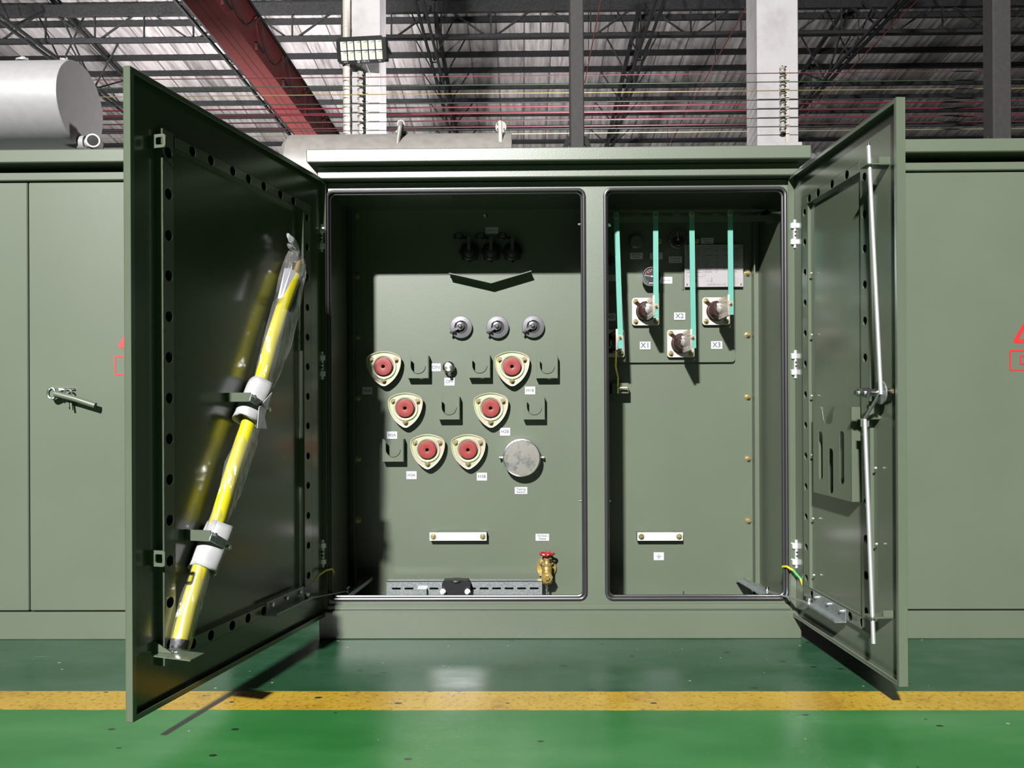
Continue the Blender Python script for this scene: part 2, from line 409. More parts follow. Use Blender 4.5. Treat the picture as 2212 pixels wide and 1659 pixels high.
# ================================================================== the setting
m = MB(); m.b2((-30, -8, -0.2), (30, 42, 0), M_floor); struct(m.obj('floor', smooth=False), 'glossy green factory floor with a yellow painted stripe')
YO = -2.55
RA, RM = 15.84, 0.12                       # roof height above the eye: RA - RM*depth
def roof_z(Y): return CAM.z + RA - RM*(Y-YO)
WALL_Y = 33.6
m = MB(); m.b2((-30, WALL_Y, 0), (30, WALL_Y+0.3, roof_z(WALL_Y)+0.3), M_wall); struct(m.obj('wall_back', smooth=False), 'pale far wall under the eave')
m = MB(); zc = P(1740, 341, WALL_Y-0.1).z
m.b2((-30, WALL_Y-0.35, zc-0.12), (30, WALL_Y, zc+0.12), M_wall); struct(m.obj('trim_1', smooth=False), 'pale ledge along the top of the far wall')
m = MB(); ys = [14+i*2.0 for i in range(11)]; ys[-1] = WALL_Y+0.5; nx = 420
prev = None
for yy in ys:
    cur = []
    for i in range(nx+1):
        x = -30+60*i/nx
        ph = (x/0.32) % 1.0; dz = 0.012 if ph < 0.4 else 0.0
        cur.append(m.bm.verts.new((x, yy, roof_z(yy)+0.12+dz)))
    if prev:
        for i in range(nx): m.face([prev[i], prev[i+1], cur[i+1], cur[i]], M_roof)
    prev = cur
struct(m.obj('ceiling', smooth=False), 'sheet metal roof with stained foil insulation')

# purlins: C sections across the hall
pur_y = [8, 47, 84, 122, 156, 192, 222, 251, 281, 311]
def roof_hit(px, py): return PL(px, py, Vector((0, YO, CAM.z+RA)), Vector((0, RM, 1)))
pur_Y = [roof_hit(600, y).y for y in pur_y]
st = pur_Y[1]-pur_Y[0]
pur_Y = [pur_Y[0]-st*k for k in (3, 2, 1)] + pur_Y
PG = 'steel purlins under the roof'
words = ['a metre nearer than the next one', 'second', 'third', 'fourth', 'fifth', 'sixth', 'seventh', 'eighth', 'ninth', 'tenth']
for k, yy in enumerate(pur_Y):
    m = MB(); z = roof_z(yy)
    prof = [(0, 0), (0.09, 0), (0.09, -0.03), (0.075, -0.03), (0.075, -0.012), (0.012, -0.012), (0.012, -0.155), (0.085, -0.155), (0.085, -0.14), (0.1, -0.14), (0.1, -0.168), (0, -0.168)]
    m.plate(prof, [], 56, (-28, yy, z+0.1), Y3, Z3, X3, M_steel)
    j = k-3
    lab = 'dark steel roof purlin nearest the camera, above the photo edge' if j < 0 else ('topmost' if j == 0 else words[j]+' from the top') + ' of the dark steel purlins crossing the roof'
    o = m.obj('roof_purlin', smooth=False)
    tag(o, lab, 'roof beam', PG)
    if j < 0: o['label'] = 'dark steel roof purlin beyond the top edge of the photo, number %s in front' % ['three', 'two', 'one'][k]

# roof trusses along the depth
TH = 11.0
tx = [(395, 'left of the red crane girder'), (910, 'right of the left white column'), (1430, 'left of the right white column'), (1955, 'right of the right white column'), (-40, 'in the far upper left corner')]
for px, where in tx:
    X = CAM.x + (px-1127)/876.0*TH
    t = thing('roof_truss', 'dark lattice roof truss running into the distance, ' + where, 'roof truss', (X, 15, CAM.z+TH), 'lattice roof trusses')
    zb = 0.0; y0, y1 = -4.0, WALL_Y-15
    m = MB()
    for s in (-0.11, 0.11):
        m.bar((s, y0, zb), (s, y1, zb), 0.07, 0.09, M_steel)
    for i in range(12):
        yy = y0+i*1.9; m.bar((-0.11, yy, zb), (0.11, yy+0.0, zb), 0.05, 0.03, M_steel)
    m.obj('bottom_chord', t, smooth=False)
    m = MB(); m.bar((0, y0, roof_z(15+y0)-CAM.z-TH-0.12), (0, y1, roof_z(15+y1)-CAM.z-TH-0.12), 0.12, 0.09, M_steel); m.obj('top_chord', t, smooth=False)
    yy = y0; up = True; k = 0
    while yy < y1-2.3:
        m = MB(); a = (0, yy, zb if up else roof_z(15+yy)-CAM.z-TH-0.14); yn = yy+2.2
        b = (0, yn, zb if not up else roof_z(15+yn)-CAM.z-TH-0.14)
        m.bar(a, b, 0.045, 0.045, M_steel, up=X3); m.obj('web_bar', t, smooth=False); yy = yn; up = not up; k += 1
    for i in range(0, len(pur_Y)-3, 2):
        yy = pur_Y[i+3]-15
        for s in (-1, 1):
            m = MB(); m.bar((0, yy, zb), (s*0.85, yy, roof_z(15+yy)-CAM.z-TH-0.08), 0.04, 0.04, M_steel, up=Y3); m.obj('fly_brace', t, smooth=False)
# longitudinal truss across the picture
ly = 24.0+YO; lzb = P(1100, 78, ly).z; lzt = P(1100, 14, ly).z
t = thing('longitudinal_truss', 'long lattice beam crossing under the roof near the top of the photo', 'roof truss', (0, ly, lzb))
m = MB(); m.bar((-28, 0, 0), (28, 0, 0), 0.12, 0.1, M_steel); m.obj('bottom_chord', t, smooth=False)
m = MB(); m.bar((-28, 0, lzt-lzb), (28, 0, lzt-lzb), 0.14, 0.34, M_steel); m.obj('top_chord', t, smooth=False)
for i in range(-14, 15):
    x = i*1.53 + P(1168, 40, ly).x % 1.53
    m = MB(); m.bar((x, 0, 0), (x, 0, lzt-lzb), 0.045, 0.045, M_steel, up=Y3); m.obj('web_bar', t, smooth=False)
    m = MB(); a, b = (0, lzt-lzb) if i % 2 else (lzt-lzb, 0)
    m.bar((x+0.12, 0, a), (x+1.41, 0, b), 0.05, 0.05, M_steel, up=Y3); m.obj('diagonal_bar', t, smooth=False)

# red crane girder
HB, HT = 8.0, 8.85
xa, xb = CAM.x-0.82*HB*1.0, CAM.x-0.747*HB
t = thing('crane_girder', 'red box girder of the overhead crane running into the distance', 'crane', ((xa+xb)/2, 6, CAM.z+HB))
hw = (xb-xa)/2
m = MB(); m.b2((-hw, 0, 0), (hw, 30, HT-HB), M_crane)
m.b2((-hw-0.03, 0, -0.03), (hw+0.03, 30, 0), M_crane); m.b2((-hw-0.06, 0, HT-HB), (hw+0.08, 30, HT-HB+0.03), M_crane)
m.obj('girder_beam', t, smooth=False)
m = MB(); m.b2((-hw*0.25, 0, -0.034), (-hw*0.2, 30, -0.03), M_steel); m.b2((hw*0.3, 0, -0.034), (hw*0.34, 30, -0.03), M_steel); m.obj('flange_seam', t, smooth=False)
for i in range(15):
    yy = 1+i*2.0
    m = MB(); m.b2((hw, yy, 0.05), (hw+0.05, yy+0.05, HT-HB), M_crane); m.b2((hw, yy, 0.22), (hw+0.06, yy+0.55, 0.25), M_steel); m.obj('stiffener_rib', t, smooth=False)
    pts = [(hw+0.12, yy+2.0*q/10, HT-HB-0.05-0.62*(1-(q/5-1)**2)) for q in range(11)]
    m = MB(); m.tube(pts, 0.016, M_steel, 6); m.obj('festoon_cable', t)
m = MB(); m.bar((hw+0.12, 0, HT-HB-0.03), (hw+0.12, 30, HT-HB-0.03), 0.035, 0.035, M_steel); m.obj('festoon_rail', t, smooth=False)

# white concrete columns
CZ = 13.0; CYc = CZ+YO
def column(pxl, pxr, label, pipes):
    a, b = P(pxl, 250, CYc).x, P(pxr, 250, CYc).x
    m = MB(); m.b2((a, CYc, 0), (b, CYc+0.62, 14.2), M_conc, 0.012)
    o = m.obj('concrete_column', smooth=False, label=label); tag(o, label, 'column', 'white concrete columns'); return a, b
c1 = column(757, 821, 'left white concrete column with a floodlight on it', 1)
c2 = column(1636, 1725, 'right white concrete column with an insulator rack on it', 0)
m = MB(); z = P(1690, 309, CYc).z
m.b2((c2[0]-0.02, CYc-0.06, z-0.5), (c2[1]+0.04, CYc, z), M_conc, 0.01); tag(m.obj('column_ledge', smooth=False), 'pale concrete ledge around the foot of the right white column', 'ledge')
m = MB(); a = P(749, 200, CYc-0.1); r = 8/F_PX*CZ
m.cyl((a.x, CYc-0.1, 0), (a.x, CYc-0.1, 13.8), r, M_pvc, 20)
for py in (0, 60, 152, 190, 230, 262): zz = P(749, py, CYc-0.1).z; m.cyl((a.x, CYc-0.1, zz), (a.x, CYc-0.1, zz+0.03), r*1.07, M_pvc, 20)
tag(m.obj('drain_pipe'), 'cream plastic downpipe running up beside the left white column', 'pipe')

def insulator_rack(px, ys, label, conduit_px, group='insulator racks on the columns'):
    top, bot = ys[0], ys[-1]; Yi = CYc-0.12
    a = P(px, top, Yi); b = P(px, bot, Yi)
    t = thing('insulator_rack', label, 'insulator', (a.x, CYc-0.03, b.z), group)
    m = MB(); m.b2((0.045, -0.02, -0.06), (0.075, 0.03, a.z-b.z+0.1), M_steel)
    for y in ys:
        z = P(px, y, Yi).z-b.z
        m.b2((-0.02, -0.1, z+0.058), (0.07, 0.0, z+0.066), M_steel); m.cyl((0, -0.09, z-0.065), (0, -0.09, z+0.08), 0.010, M_steel, 8)
    m.obj('rack_strap', t, smooth=False)
    for y in ys:
        z = P(px, y, Yi).z-b.z
        m = MB(); m.lathe([(0.012, -0.05), (0.045, -0.05), (0.05, -0.035), (0.045, -0.02), (0.03, -0.008), (0.03, 0.008), (0.045, 0.02), (0.05, 0.035), (0.045, 0.05), (0.012, 0.05)], (0, -0.09, z), Z3, M_insul, 16); m.obj('spool_insulator', t)
ys1 = [162, 180, 199, 218, 238, 256, 276, 289]; ys2 = [152, 170, 188, 208, 228, 247, 266, 279]
insulator_rack(778, ys1, 'column of cream spool insulators on the left white column', 790)
insulator_rack(1690, ys2, 'column of cream spool insulators on the right white column', 1702)
for px, y0, lab in ((791, 158, 'pale cable trunking strip beside the insulators on the left column'), (1701, 150, 'pale cable trunking strip beside the insulators on the right column')):
    a = P(px, y0, CYc-0.03); m = MB(); m.b2((a.x-0.035, CYc-0.035, 1.5), (a.x+0.03, CYc, a.z), M_pvc, 0.004); tag(m.obj('cable_trunking', smooth=False), lab, 'trunking')

# overhead wires
wm = {k: simple(k+'_wire', c, 0.5) for k, c in {'dark red': (0.20, 0.05, 0.06), 'red': (0.26, 0.02, 0.035), 'green': (0.08, 0.13, 0.07), 'yellow': (0.42, 0.33, 0.12), 'grey': (0.08, 0.08, 0.08), 'pale': (0.40, 0.36, 0.20)}.items()}
ord_ = ['topmost', 'second', 'third', 'fourth', 'fifth', 'sixth', 'lowest']
wa = [('dark red', 158, 167, .007), ('green', 177, 186, .007), ('yellow', 196, 204, .007), ('grey', 216, 224, .007), ('grey', 237, 243, .006), ('grey', 257, 262, .006), ('grey', 275, 281, .006)]
Yw = CYc-0.24
for i, (c, yr, yl, r) in enumerate(wa):
    z = (P(1690, yr, Yw).z+P(778, yl, Yw).z)/2
    m = MB(); m.cyl((-12, Yw, z), (14, Yw, z), r, wm[c], 6, caps=True)
    tag(m.obj('overhead_wire'), 'thin %s wire, %s of the seven strung between the insulator racks' % (c, ord_[i]), 'wire', 'wires strung on the insulators')
wb = [('red', 228, 234, .013), ('red', 241, 248, .014), ('red', 257, 264, .013), ('dark red', 270, 278, .009), ('pale', 286, 293, .009)]
Yw2 = CYc+1.4
for i, (c, yr, yl, r) in enumerate(wb):
    z = (P(1735, yr, Yw2).z+P(300, yl, Yw2).z)/2
    m = MB(); m.cyl((-14, Yw2, z-0.02), (17, Yw2, z+0.02), r, wm[c], 6)
    tag(m.obj('conductor_bar'), '%s conductor line, %s of the five passing behind the white columns' % (c, ['topmost', 'second', 'middle', 'fourth', 'lowest'][i]), 'wire', 'conductor lines behind the columns')

# steel posts
for px0, px1, lab in ((1231, 1262, 'dark grey square steel post between the two white columns'), (2146, 2186, 'dark grey steel post at the right edge behind the cabinet')):
    Yp = 7.2; a, b = P(px0, 200, Yp), P(px1, 200, Yp)
    t = thing('steel_post', lab, 'post', ((a.x+b.x)/2, Yp, 0), 'dark steel posts')
    m = MB(); h = (b.x-a.x)/2; m.b2((-h, 0, 0), (h, 2*h, 12.3), M_post, 0.015); m.obj('post_shaft', t, smooth=False)
    m = MB()
    z0 = P(px0, 300, Yp).z
    for s in (-1, 1): m.bar((s*h, h, z0+0.05), (s*(h+0.18), h, z0-0.35), 0.06, 0.06, M_steel, up=Y3)
    m.obj('knee_brace', t, smooth=False)
# thin red pipes under the roof
for px, z_, lab in ((1302, 10.75, 'thin red sprinkler pipe near the grey post'), (1625, 10.75, 'thin red sprinkler pipe left of the right white column'), (1989, 10.75, 'thin red sprinkler pipe right of the right white column')):
    X = CAM.x+(px-1127)/876*z_; m = MB(); m.cyl((X, 10, CAM.z+z_), (X, 33, CAM.z+z_), 0.017, M_pipe_red, 8)
    for k in range(5): m.bar((X, 14+k*4, CAM.z+z_), (X, 14+k*4, roof_z(14+k*4)), 0.02, 0.02, M_steel)
    tag(m.obj('sprinkler_pipe'), lab, 'pipe', 'red pipes under the roof')

# floodlight on the left column
Yf = CYc-0.30
ctr = P(781, 108, Yf); t = thing('floodlight', 'black rectangular floodlight with twelve square cells on the left column', 'floodlight', ctr)
t.rotation_euler = (math.radians(17), math.radians(2.0), math.radians(-9))
W2, H2 = 56/F_PX*(Yf-YO), 27/F_PX*(Yf-YO)
m = MB(); cc = 0.055
out = [(-W2+cc, -H2), (W2-cc, -H2), (W2, -H2+cc), (W2, H2-cc*1.3), (W2-cc*1.3, H2), (-W2+cc, H2), (-W2, H2-cc), (-W2, -H2+cc)]
cells = []; cwx = 2*W2*0.86/6
for r in range(2):
    for k in range(6):
        cx0 = -W2*0.86+cwx*k+cwx*0.08; cy0 = H2*0.70-(r+1)*H2*0.74+0.005+H2*0.02
        cells.append((cx0, cy0, cx0+cwx*0.84, cy0+H2*0.66))
m.plate(out, [rect(*c)[::-1] for c in cells], -0.012, (0, 0.0, 0), X3, Z3, Y3, M_black)
m.b2((-W2*0.98, 0.03, -H2*0.9), (W2*0.98, 0.11, H2*0.9), M_black)
m.b2((-W2, 0.0, -H2*.8), (-W2+0.02, 0.1, H2*.8), M_black); m.b2((W2-0.02, 0.0, -H2*.8), (W2, 0.1, H2*.8), M_black)
m.text('600W', 0.028, (-W2*0.66, -0.0135, -H2*0.86), X3, Z3, M_lettering); m.text('IP66', 0.028, (W2*0.72, -0.0135, -H2*0.86), X3, Z3, M_lettering)
m.text('亿源之光', 0.034, (W2*0.14, -0.0135, -H2*0.86), X3, Z3, M_lettering); m.plate(circ(-W2*0.14, -H2*0.86, 0.022, 16), [circ(-W2*0.14, -H2*0.86, 0.009, 8)[::-1]], 0.001, (0, -0.0135, 0), X3, Z3, Y3, M_lettering)
m.obj('housing', t, smooth=False)
for c in cells:
    m = MB(); x0, z0, x1, z1 = c; d = 0.018; i = 0.024
    vo = [m.bm.verts.new(v) for v in ((x0, -0.01, z0), (x1, -0.01, z0), (x1, -0.01, z1), (x0, -0.01, z1))]
    vi = [m.bm.verts.new(v) for v in ((x0+i, d, z0+i), (x1-i, d, z0+i), (x1-i, d, z1-i), (x0+i, d, z1-i))]
    for q in range(4): m.face([vo[q], vo[(q+1) % 4], vi[(q+1) % 4], vi[q]], M_floodwhite)
    m.face(vi, M_chip); m.obj('led_cell', t, smooth=False)
m = MB(); m.bar((-0.1, 0.1, 0), (-0.1, 0.27, 0.03), 0.05, 0.01, M_black); m.bar((0.2, 0.1, 0), (0.2, 0.27, 0.03), 0.05, 0.01, M_black); m.bar((-0.12, 0.26, 0.03), (0.22, 0.26, 0.03), 0.05, 0.02, M_black)
m.bar((W2, 0.05, 0.03), (W2+0.03, 0.12, -0.07), 0.05, 0.02, M_black)
m.obj('mounting_bracket', t, smooth=False)
m = MB(); m.tube([(-0.15, 0.05, -H2), (-0.11, 0.05, -H2-0.05), (-0.06, 0.06, -H2-0.045), (-0.03, 0.06, -H2)], 0.006, M_black, 6)
m.tube([(0.02, 0.1, -H2), (0.035, 0.16, -H2-0.08), (0.05, 0.2, -H2-0.15), (0.07, 0.22, -H2-0.17)], 0.007, M_insul, 6); m.obj('cable', t)

# ================================================================== transformers
D0 = Vector((0, 0, 0))
def body_shell(t, x0, x1, top=1.566, lean=0.0, closed=True):
    """roof cap, cornice, base of a cabinet between x0 and x1"""
    ov = 0.032
    m = MB(); m.b2((x0-ov, -0.08, top-0.042), (x1+ov, 1.25, top), M_green, 0.003); m.obj('roof_cap', t)
    m = MB(); m.b2((x0-0.008, -0.04, top-0.083), (x1+0.008, 0.40, top-0.043), M_green, 0.003); m.obj('cornice', t)
    m = MB(); m.b2((x0-0.01, -0.035, 0.0), (x1+0.01, 0.0, 0.088), M_green, 0.003)
    m.b2((x0-0.01, 0.0, 0.0), (x0+0.03, 1.2, 0.088), M_green); m.b2((x1-0.03, 0.0, 0.0), (x1+0.01, 1.2, 0.088), M_green); m.b2((x0, 1.17, 0), (x1, 1.2, 0.088), M_green)
    m.obj('base_plinth', t)

T = thing('padmount_transformer', 'open green pad-mounted transformer cabinet standing in the middle of the row', 'transformer', (0, 0, 0), 'green transformer cabinets')
XH = 0.765; YB = 0.36
body_shell(T, -XH, XH)
zt, zb = 1.458, 0.115
ops = [(-0.758, 0.095), (0.148, 0.747)]
m = MB()
holes = [rrect(a+0.005, zb+0.005, b-0.005, zt-0.005, 0.016)[::-1] for a, b in ops]
m.plate(rect(-XH, 0.088, XH, 1.484), holes, 0.003, (0, 0, 0), X3, Z3, Y3, M_green)
for a, b in ops:
    for xx, s in ((a+0.003, 1), (b-0.003, -1)): m.b2((xx, 0.002, zb+0.01), (xx+s*0.003, 0.022, zt-0.01), M_green)
    m.b2((a, 0.002, zt-0.008), (b, 0.022, zt-0.005), M_green); m.b2((a, 0.002, zb+0.005), (b, 0.03, zb+0.008), M_green)
m.b2((-XH-0.002, -0.012, 0.086), (XH+0.002, 0, 0.104), M_green, 0.004)
m.obj('front_frame', T)
m = MB()
m.b2((-XH, 0, 0.05), (-XH+0.004, YB, 1.484), M_green); m.b2((XH-0.004, 0, 0.05), (XH, YB, 1.484), M_green)
m.b2((-XH, 0, 1.480), (XH, YB, 1.484), M_green); m.b2((-XH, 0.02, 0.02), (XH, YB, 0.024), M_green)
m.b2((0.118, 0.003, 0.05), (0.124, YB, 1.48), M_green)
m.b2((XH-0.03, YB-0.035, 0.05), (XH-0.026, YB, 1.48), M_green); m.b2((-XH+0.026, YB-0.035, 0.05), (-XH+0.03, YB, 1.48), M_green)
m.b2((-0.55, 0.03, 1.455), (-0.35, 0.12, 1.47), M_green)
m.obj('cabinet_walls', T)
m = MB(); m.b2((-XH, YB, 0.02), (XH, YB+0.006, 1.484), M_greenin)
a = P(1588, 782, YB-0.012); b = P(1588, 632, YB-0.012)
m.plate(rrect(0.124, a.z, a.x, b.z, 0.012), [], 0.012, (0, YB-0.012, 0), X3, Z3, Y3, M_greenin)
p0, p1 = P(1475, 626, YB), P(1475, 580, YB); m.tube([p0, (p0+p1)/2+Vector((0.001, 0, 0)), p1], 0.004, M_greenin, 6)
m.obj('tank_front', T)
m = MB(); m.b2((-XH+0.03, YB+0.006, 0.03), (XH-0.03, 1.2, 1.49), M_green, 0.005); m.obj('tank_body', T)

def gasket(a, b):
    m = MB(); pts = [(x, z) for x, z in rrect(a+0.008, zb+0.007, b-0.008, zt-0.007, 0.02, 6)]
    m.tube([(x, -0.004, z) for x, z in pts], 0.0062, M_rubber, 10, close=True)
    m.tube([(x, 0.006, z) for x, z in [(x*1+0.006*(1 if x < (a+b)/2 else -1), z+0.006*(1 if z < 0.8 else -1)) for x, z in pts]], 0.0045, M_rubber, 8, close=True)
    return m.obj('door_gasket', T)
for a, b in ops: gasket(a, b)
m = MB(); xj = (ops[0][0]+ops[0][1])/2+0.03

# --- small hardware helpers (local coordinates: y=0 at the panel, -y towards the viewer)
def bolt_mb(m, c, r=0.006, h=0.01, mat=M_bolt, ax=(0, -1, 0)):
    c = Vector(c); ax = Vector(ax); m.cyl(c, c+ax*0.002, r*1.7, mat, 14); m.hexn(c+ax*0.002, c+ax*h, r*1.1, mat); m.cyl(c+ax*h, c+ax*(h+0.004), r*0.6, mat, 10)
def label_plate(parent, x0, z0, x1, z1, Y, lines, size=None, name='label_plate'):
    m = MB(); cx, cz = (x0+x1)/2, (z0+z1)/2
    m.b2((x0-cx, -0.0015, z0-cz), (x1-cx, 0, z1-cz), M_white)
    n = len(lines); hgt = z1-z0
    for i, s in enumerate(lines):
        vs, _ = text_mesh(s); wdt = max(v.x for v in vs)-min(v.x for v in vs)
        sz = min(hgt*0.86/n*1.15, (x1-x0)*0.74/max(wdt, 1e-3)) if size is None else size
        m.text(s, sz, (0, -0.0018, (n-1)/2*hgt*0.42-i*hgt*0.42), X3, Z3, M_ink)
    return m.obj(name, parent, (cx, Y, cz), smooth=False, recalc=False)
def lab_px(x0, y0, x1, y1, lines, off=0.0, size=None):
    a, b = P(x0, y1, YB-off), P(x1, y0, YB-off); return label_plate(T, a.x, a.z, b.x, b.z, YB-off, lines, size)

# --- bushings with red plugs
def bushing():
    c = MB(); c.cyl((0, 0, 0), (0, -0.022, 0), 0.046, M_greenin, 28)
    w_, rc = 0.086, 0.022; Rr = w_/math.sqrt(3)
    V = [(Rr*math.cos(a), Rr*math.sin(a)) for a in (math.radians(270), math.radians(30), math.radians(150))]
    def outl(inset):
        o = []; A = [270, 30, 150]
        for i in range(3):
            a0 = A[i]
            for q in range(7):
                an = math.radians(a0-30+60*q/6); o.append((V[i][0]+(rc-inset)*math.cos(an), V[i][1]+(rc-inset)*math.sin(an)))
            k = (i+2) % 3
            for q in range(1, 8):
                an = math.radians(a0+30+60*q/8); o.append((V[k][0]+(w_+rc-inset)*math.cos(an), V[k][1]+(w_+rc-inset)*math.sin(an)))
        return o
    o = c.obj('bushing', T, (0, 0, 0))
    m = MB(); m.plate(outl(0), [circ(0, 0, 0.034, 28)[::-1]], 0.005, (0, -0.029, 0), X3, Z3, Y3, M_yz)
    ol, il = outl(0), outl(0.005)
    A_ = [m.bm.verts.new((x, -0.029, z)) for x, z in ol]; B_ = [m.bm.verts.new((x*0.99, -0.034, z*0.99)) for x, z in ol]; C_ = [m.bm.verts.new((x, -0.033, z)) for x, z in il]; D_ = [m.bm.verts.new((x*0.99, -0.0291, z*0.99)) for x, z in il]
    n = len(ol)
    for i in range(n):
        j = (i+1) % n
        m.face([A_[i], A_[j], B_[j], B_[i]], M_yz); m.face([B_[i], B_[j], C_[j], C_[i]], M_yz); m.face([C_[i], C_[j], D_[j], D_[i]], M_yz)
    m.lathe([(0.047, 0.029), (0.0455, 0.034), (0.043, 0.0345), (0.038, 0.033), (0.035, 0.029)], (0, 0, 0), -Y3, M_yz, 32)
    m.obj('clamp_flange', o)
    for a in (270, 30, 150):
        m = MB(); x, z = 0.052*math.cos(math.radians(a)), 0.052*math.sin(math.radians(a))
        bolt_mb(m, (x, -0.029, z), 0.0062, 0.011, M_bolt); m.obj('flange_bolt', o)
    m = MB(); m.lathe([(0.0335, 0.022), (0.0335, 0.040), (0.031, 0.044), (0.010, 0.046), (0.0065, 0.045), (0.006, 0.030), (0, 0.030)], (0, 0, 0), -Y3, M_red, 32, [M_red]*5+[M_blackmatt]*2)
    m.obj('red_plug', o)
    return o
pos = [(828, 792, 'A'), (875, 882, 'B'), (923, 972, 'C'), (1011, 972, 'D'), (1060, 882, 'E'), (1106, 792, 'F')]
b0 = bushing()
for i, (px, py, _) in enumerate(pos):
    q = P(px, py, YB-0.04); loc = (q.x, YB, q.z)
    if i == 0: b0.location = loc
    else: dup(b0, loc)
# --- parking stands
def stand():
    m = MB(); W_, H_, dp = 0.079, 0.084, 0.036; r = 0.027
    out = [(-W_/2, -H_/2), (W_/2, -H_/2), (W_/2, H_/2), (r+0.006, H_/2)]
    arc = [(r*math.cos(-PI*i/14), 0.004+r*math.sin(-PI*i/14)) for i in range(15)]
    out += [(r, H_/2-0.008)]+arc+[(-r, H_/2-0.008), (-r-0.006, H_/2), (-W_/2, H_/2)]
    m.plate(out, [], 0.003, (0, -dp, 0), X3, Z3, Y3, M_greenin)
    m.b2((-W_/2, -dp, -H_/2), (-W_/2+0.003, 0, H_/2), M_greenin); m.b2((W_/2-0.003, -dp, -H_/2), (W_/2, 0, H_/2), M_greenin)
    m.tube([(x, -dp-0.0025, z) for x, z in arc], 0.0011, M_greenin, 6); m.tube([(-W_/2+0.002, -dp-0.001, -H_/2+0.002), (W_/2-0.002, -dp-0.001, -H_/2+0.002)], 0.0016, M_greenin, 6); m.tube([(W_/2-0.002, -dp-0.001, -H_/2+0.002), (W_/2-0.002, -dp-0.001, H_/2)], 0.0014, M_greenin, 6)
    return m.obj('parking_stand', T)
s0 = stand()
for i, (px, py) in enumerate([(903, 793), (1036, 792), (1182, 793), (970, 882), (1154, 882), (849, 973)]):
    q = P(px, py, YB-0.036); loc = (q.x, YB, q.z)
    if i == 0: s0.location = loc
    else: dup(s0, loc)
# --- labels in the left compartment
for a in [((783, 836, 804, 852), ['H1A']), ((1134, 835, 1156, 852), ['H1B']), ((836, 932, 858, 948), ['H2A']), ((1080, 924, 1102, 941), ['H2B']), ((878, 1018, 900, 1035), ['H3A']), ((1030, 1021, 1052, 1038), ['H3B']),
          ((931, 785, 952, 802), ['ON']), ((960, 816, 982, 833), ['OFF']), ((1112, 1052, 1139, 1067), ['Tapping', 'Switch']), ((1157, 1153, 1186, 1168), ['Oil Drain', 'Valve']), ((1049, 491, 1076, 505), ['Bayonet Fuse'])]:
    lab_px(*a[0], a[1])
# --- selector dials
def dial():
    m = MB(); m.lathe([(0.030, 0), (0.0405, 0.010), (0.0415, 0.014), (0.040, 0.017), (0.0245, 0.018), (0.0245, 0.012), (0.019, 0.012)], (0, 0, 0), -Y3, M_alu, 36)
    m.cyl((0, -0.010, 0), (0, -0.0125, 0), 0.0245, M_blackmatt, 24)  # black ring puts shade into the recess round the hub
    m.b2((-0.011, -0.0195, 0.022), (-0.007, -0.018, 0.030), M_white)
    m.cyl((-0.020, -0.0195, 0.014), (-0.020, -0.018, 0.014), 0.0026, M_blackmatt, 10)
    o = m.obj('selector_dial', T)
    m = MB(); m.lathe([(0.0145, 0.012), (0.0145, 0.022), (0.008, 0.024), (0.008, 0.03), (0.004, 0.034), (0, 0.034)], (-0.003, 0, 0.004), -Y3, M_alu, 24)
    m.bar((-0.003, -0.025, 0.0), (-0.030, -0.028, -0.014), 0.010, 0.006, M_alu, up=Y3, bev=0.001)
    m.bar((-0.016, -0.022, -0.010), (-0.040, -0.030, -0.022), 0.009, 0.009, M_alu, bev=0.002)
    m.cyl((-0.024, -0.026, -0.012), (-0.024, -0.040, -0.013), 0.0045, M_chrome, 12)
    m.obj('dial_lever', o, label='pale metal lever'); return o
d0 = dial()
for i, (px, py) in enumerate([(996, 707), (1075, 707), (1152, 706)]):
    q = P(px, py, YB-0.014); loc = (q.x, YB, q.z)
    if i == 0: d0.location = loc
    else: dup(d0, loc)
# --- load break switch knob
q = P(969, 793, YB-0.03); m = MB()
m.lathe([(0.020, 0), (0.020, 0.004), (0.013, 0.005), (0.013, 0.012), (0.020, 0.016), (0.023, 0.024), (0.022, 0.032), (0.015, 0.039), (0.006, 0.041), (0, 0.041)], (0, 0, 0), -Y3, M_chrome, 28)
m.bar((-0.004, -0.04, 0.016), (0.004, -0.043, -0.014), 0.007, 0.005, M_chrome, up=Y3); m.cyl((0.002, -0.02, -0.02), (0.004, -0.03, -0.03), 0.006, M_chrome, 12)
m.obj('switch_knob', T, (q.x, YB, q.z))
# --- tap switch cover
q = P(1127, 989, YB-0.045); m = MB(); R = 41/F_PX*(2.865)
m.lathe([(R*0.93, 0), (R*0.96, 0.003), (R, 0.010), (R, 0.048), (R*0.985, 0.051), (R*0.94, 0.052)], (0, 0, 0), -Y3, M_chrome, 48)
o = m.obj('tap_switch_cover', T, (q.x, YB, q.z))
m = MB(); m.lathe([(R*0.94, 0.052), (R*0.93, 0.049), (R*0.5, 0.0495), (0, 0.050)], (0, 0, 0), -Y3, M_cap, 48); m.obj('cover_disc', o)
for s in (-1, 1):
    m = MB(); m.cyl((s*R, -0.02, 0), (s*(R+0.010), -0.02, 0), 0.004, M_chrome, 10); m.cyl((s*(R+0.009), -0.02, 0), (s*(R+0.013), -0.02, 0), 0.007, M_chrome, 12); m.obj('clamp_screw', o)
m = MB(); m.cyl((0, 0.0, 0), (0, -0.008, 0), R*1.02, M_greenin, 40); m.obj('cover_seat', o)
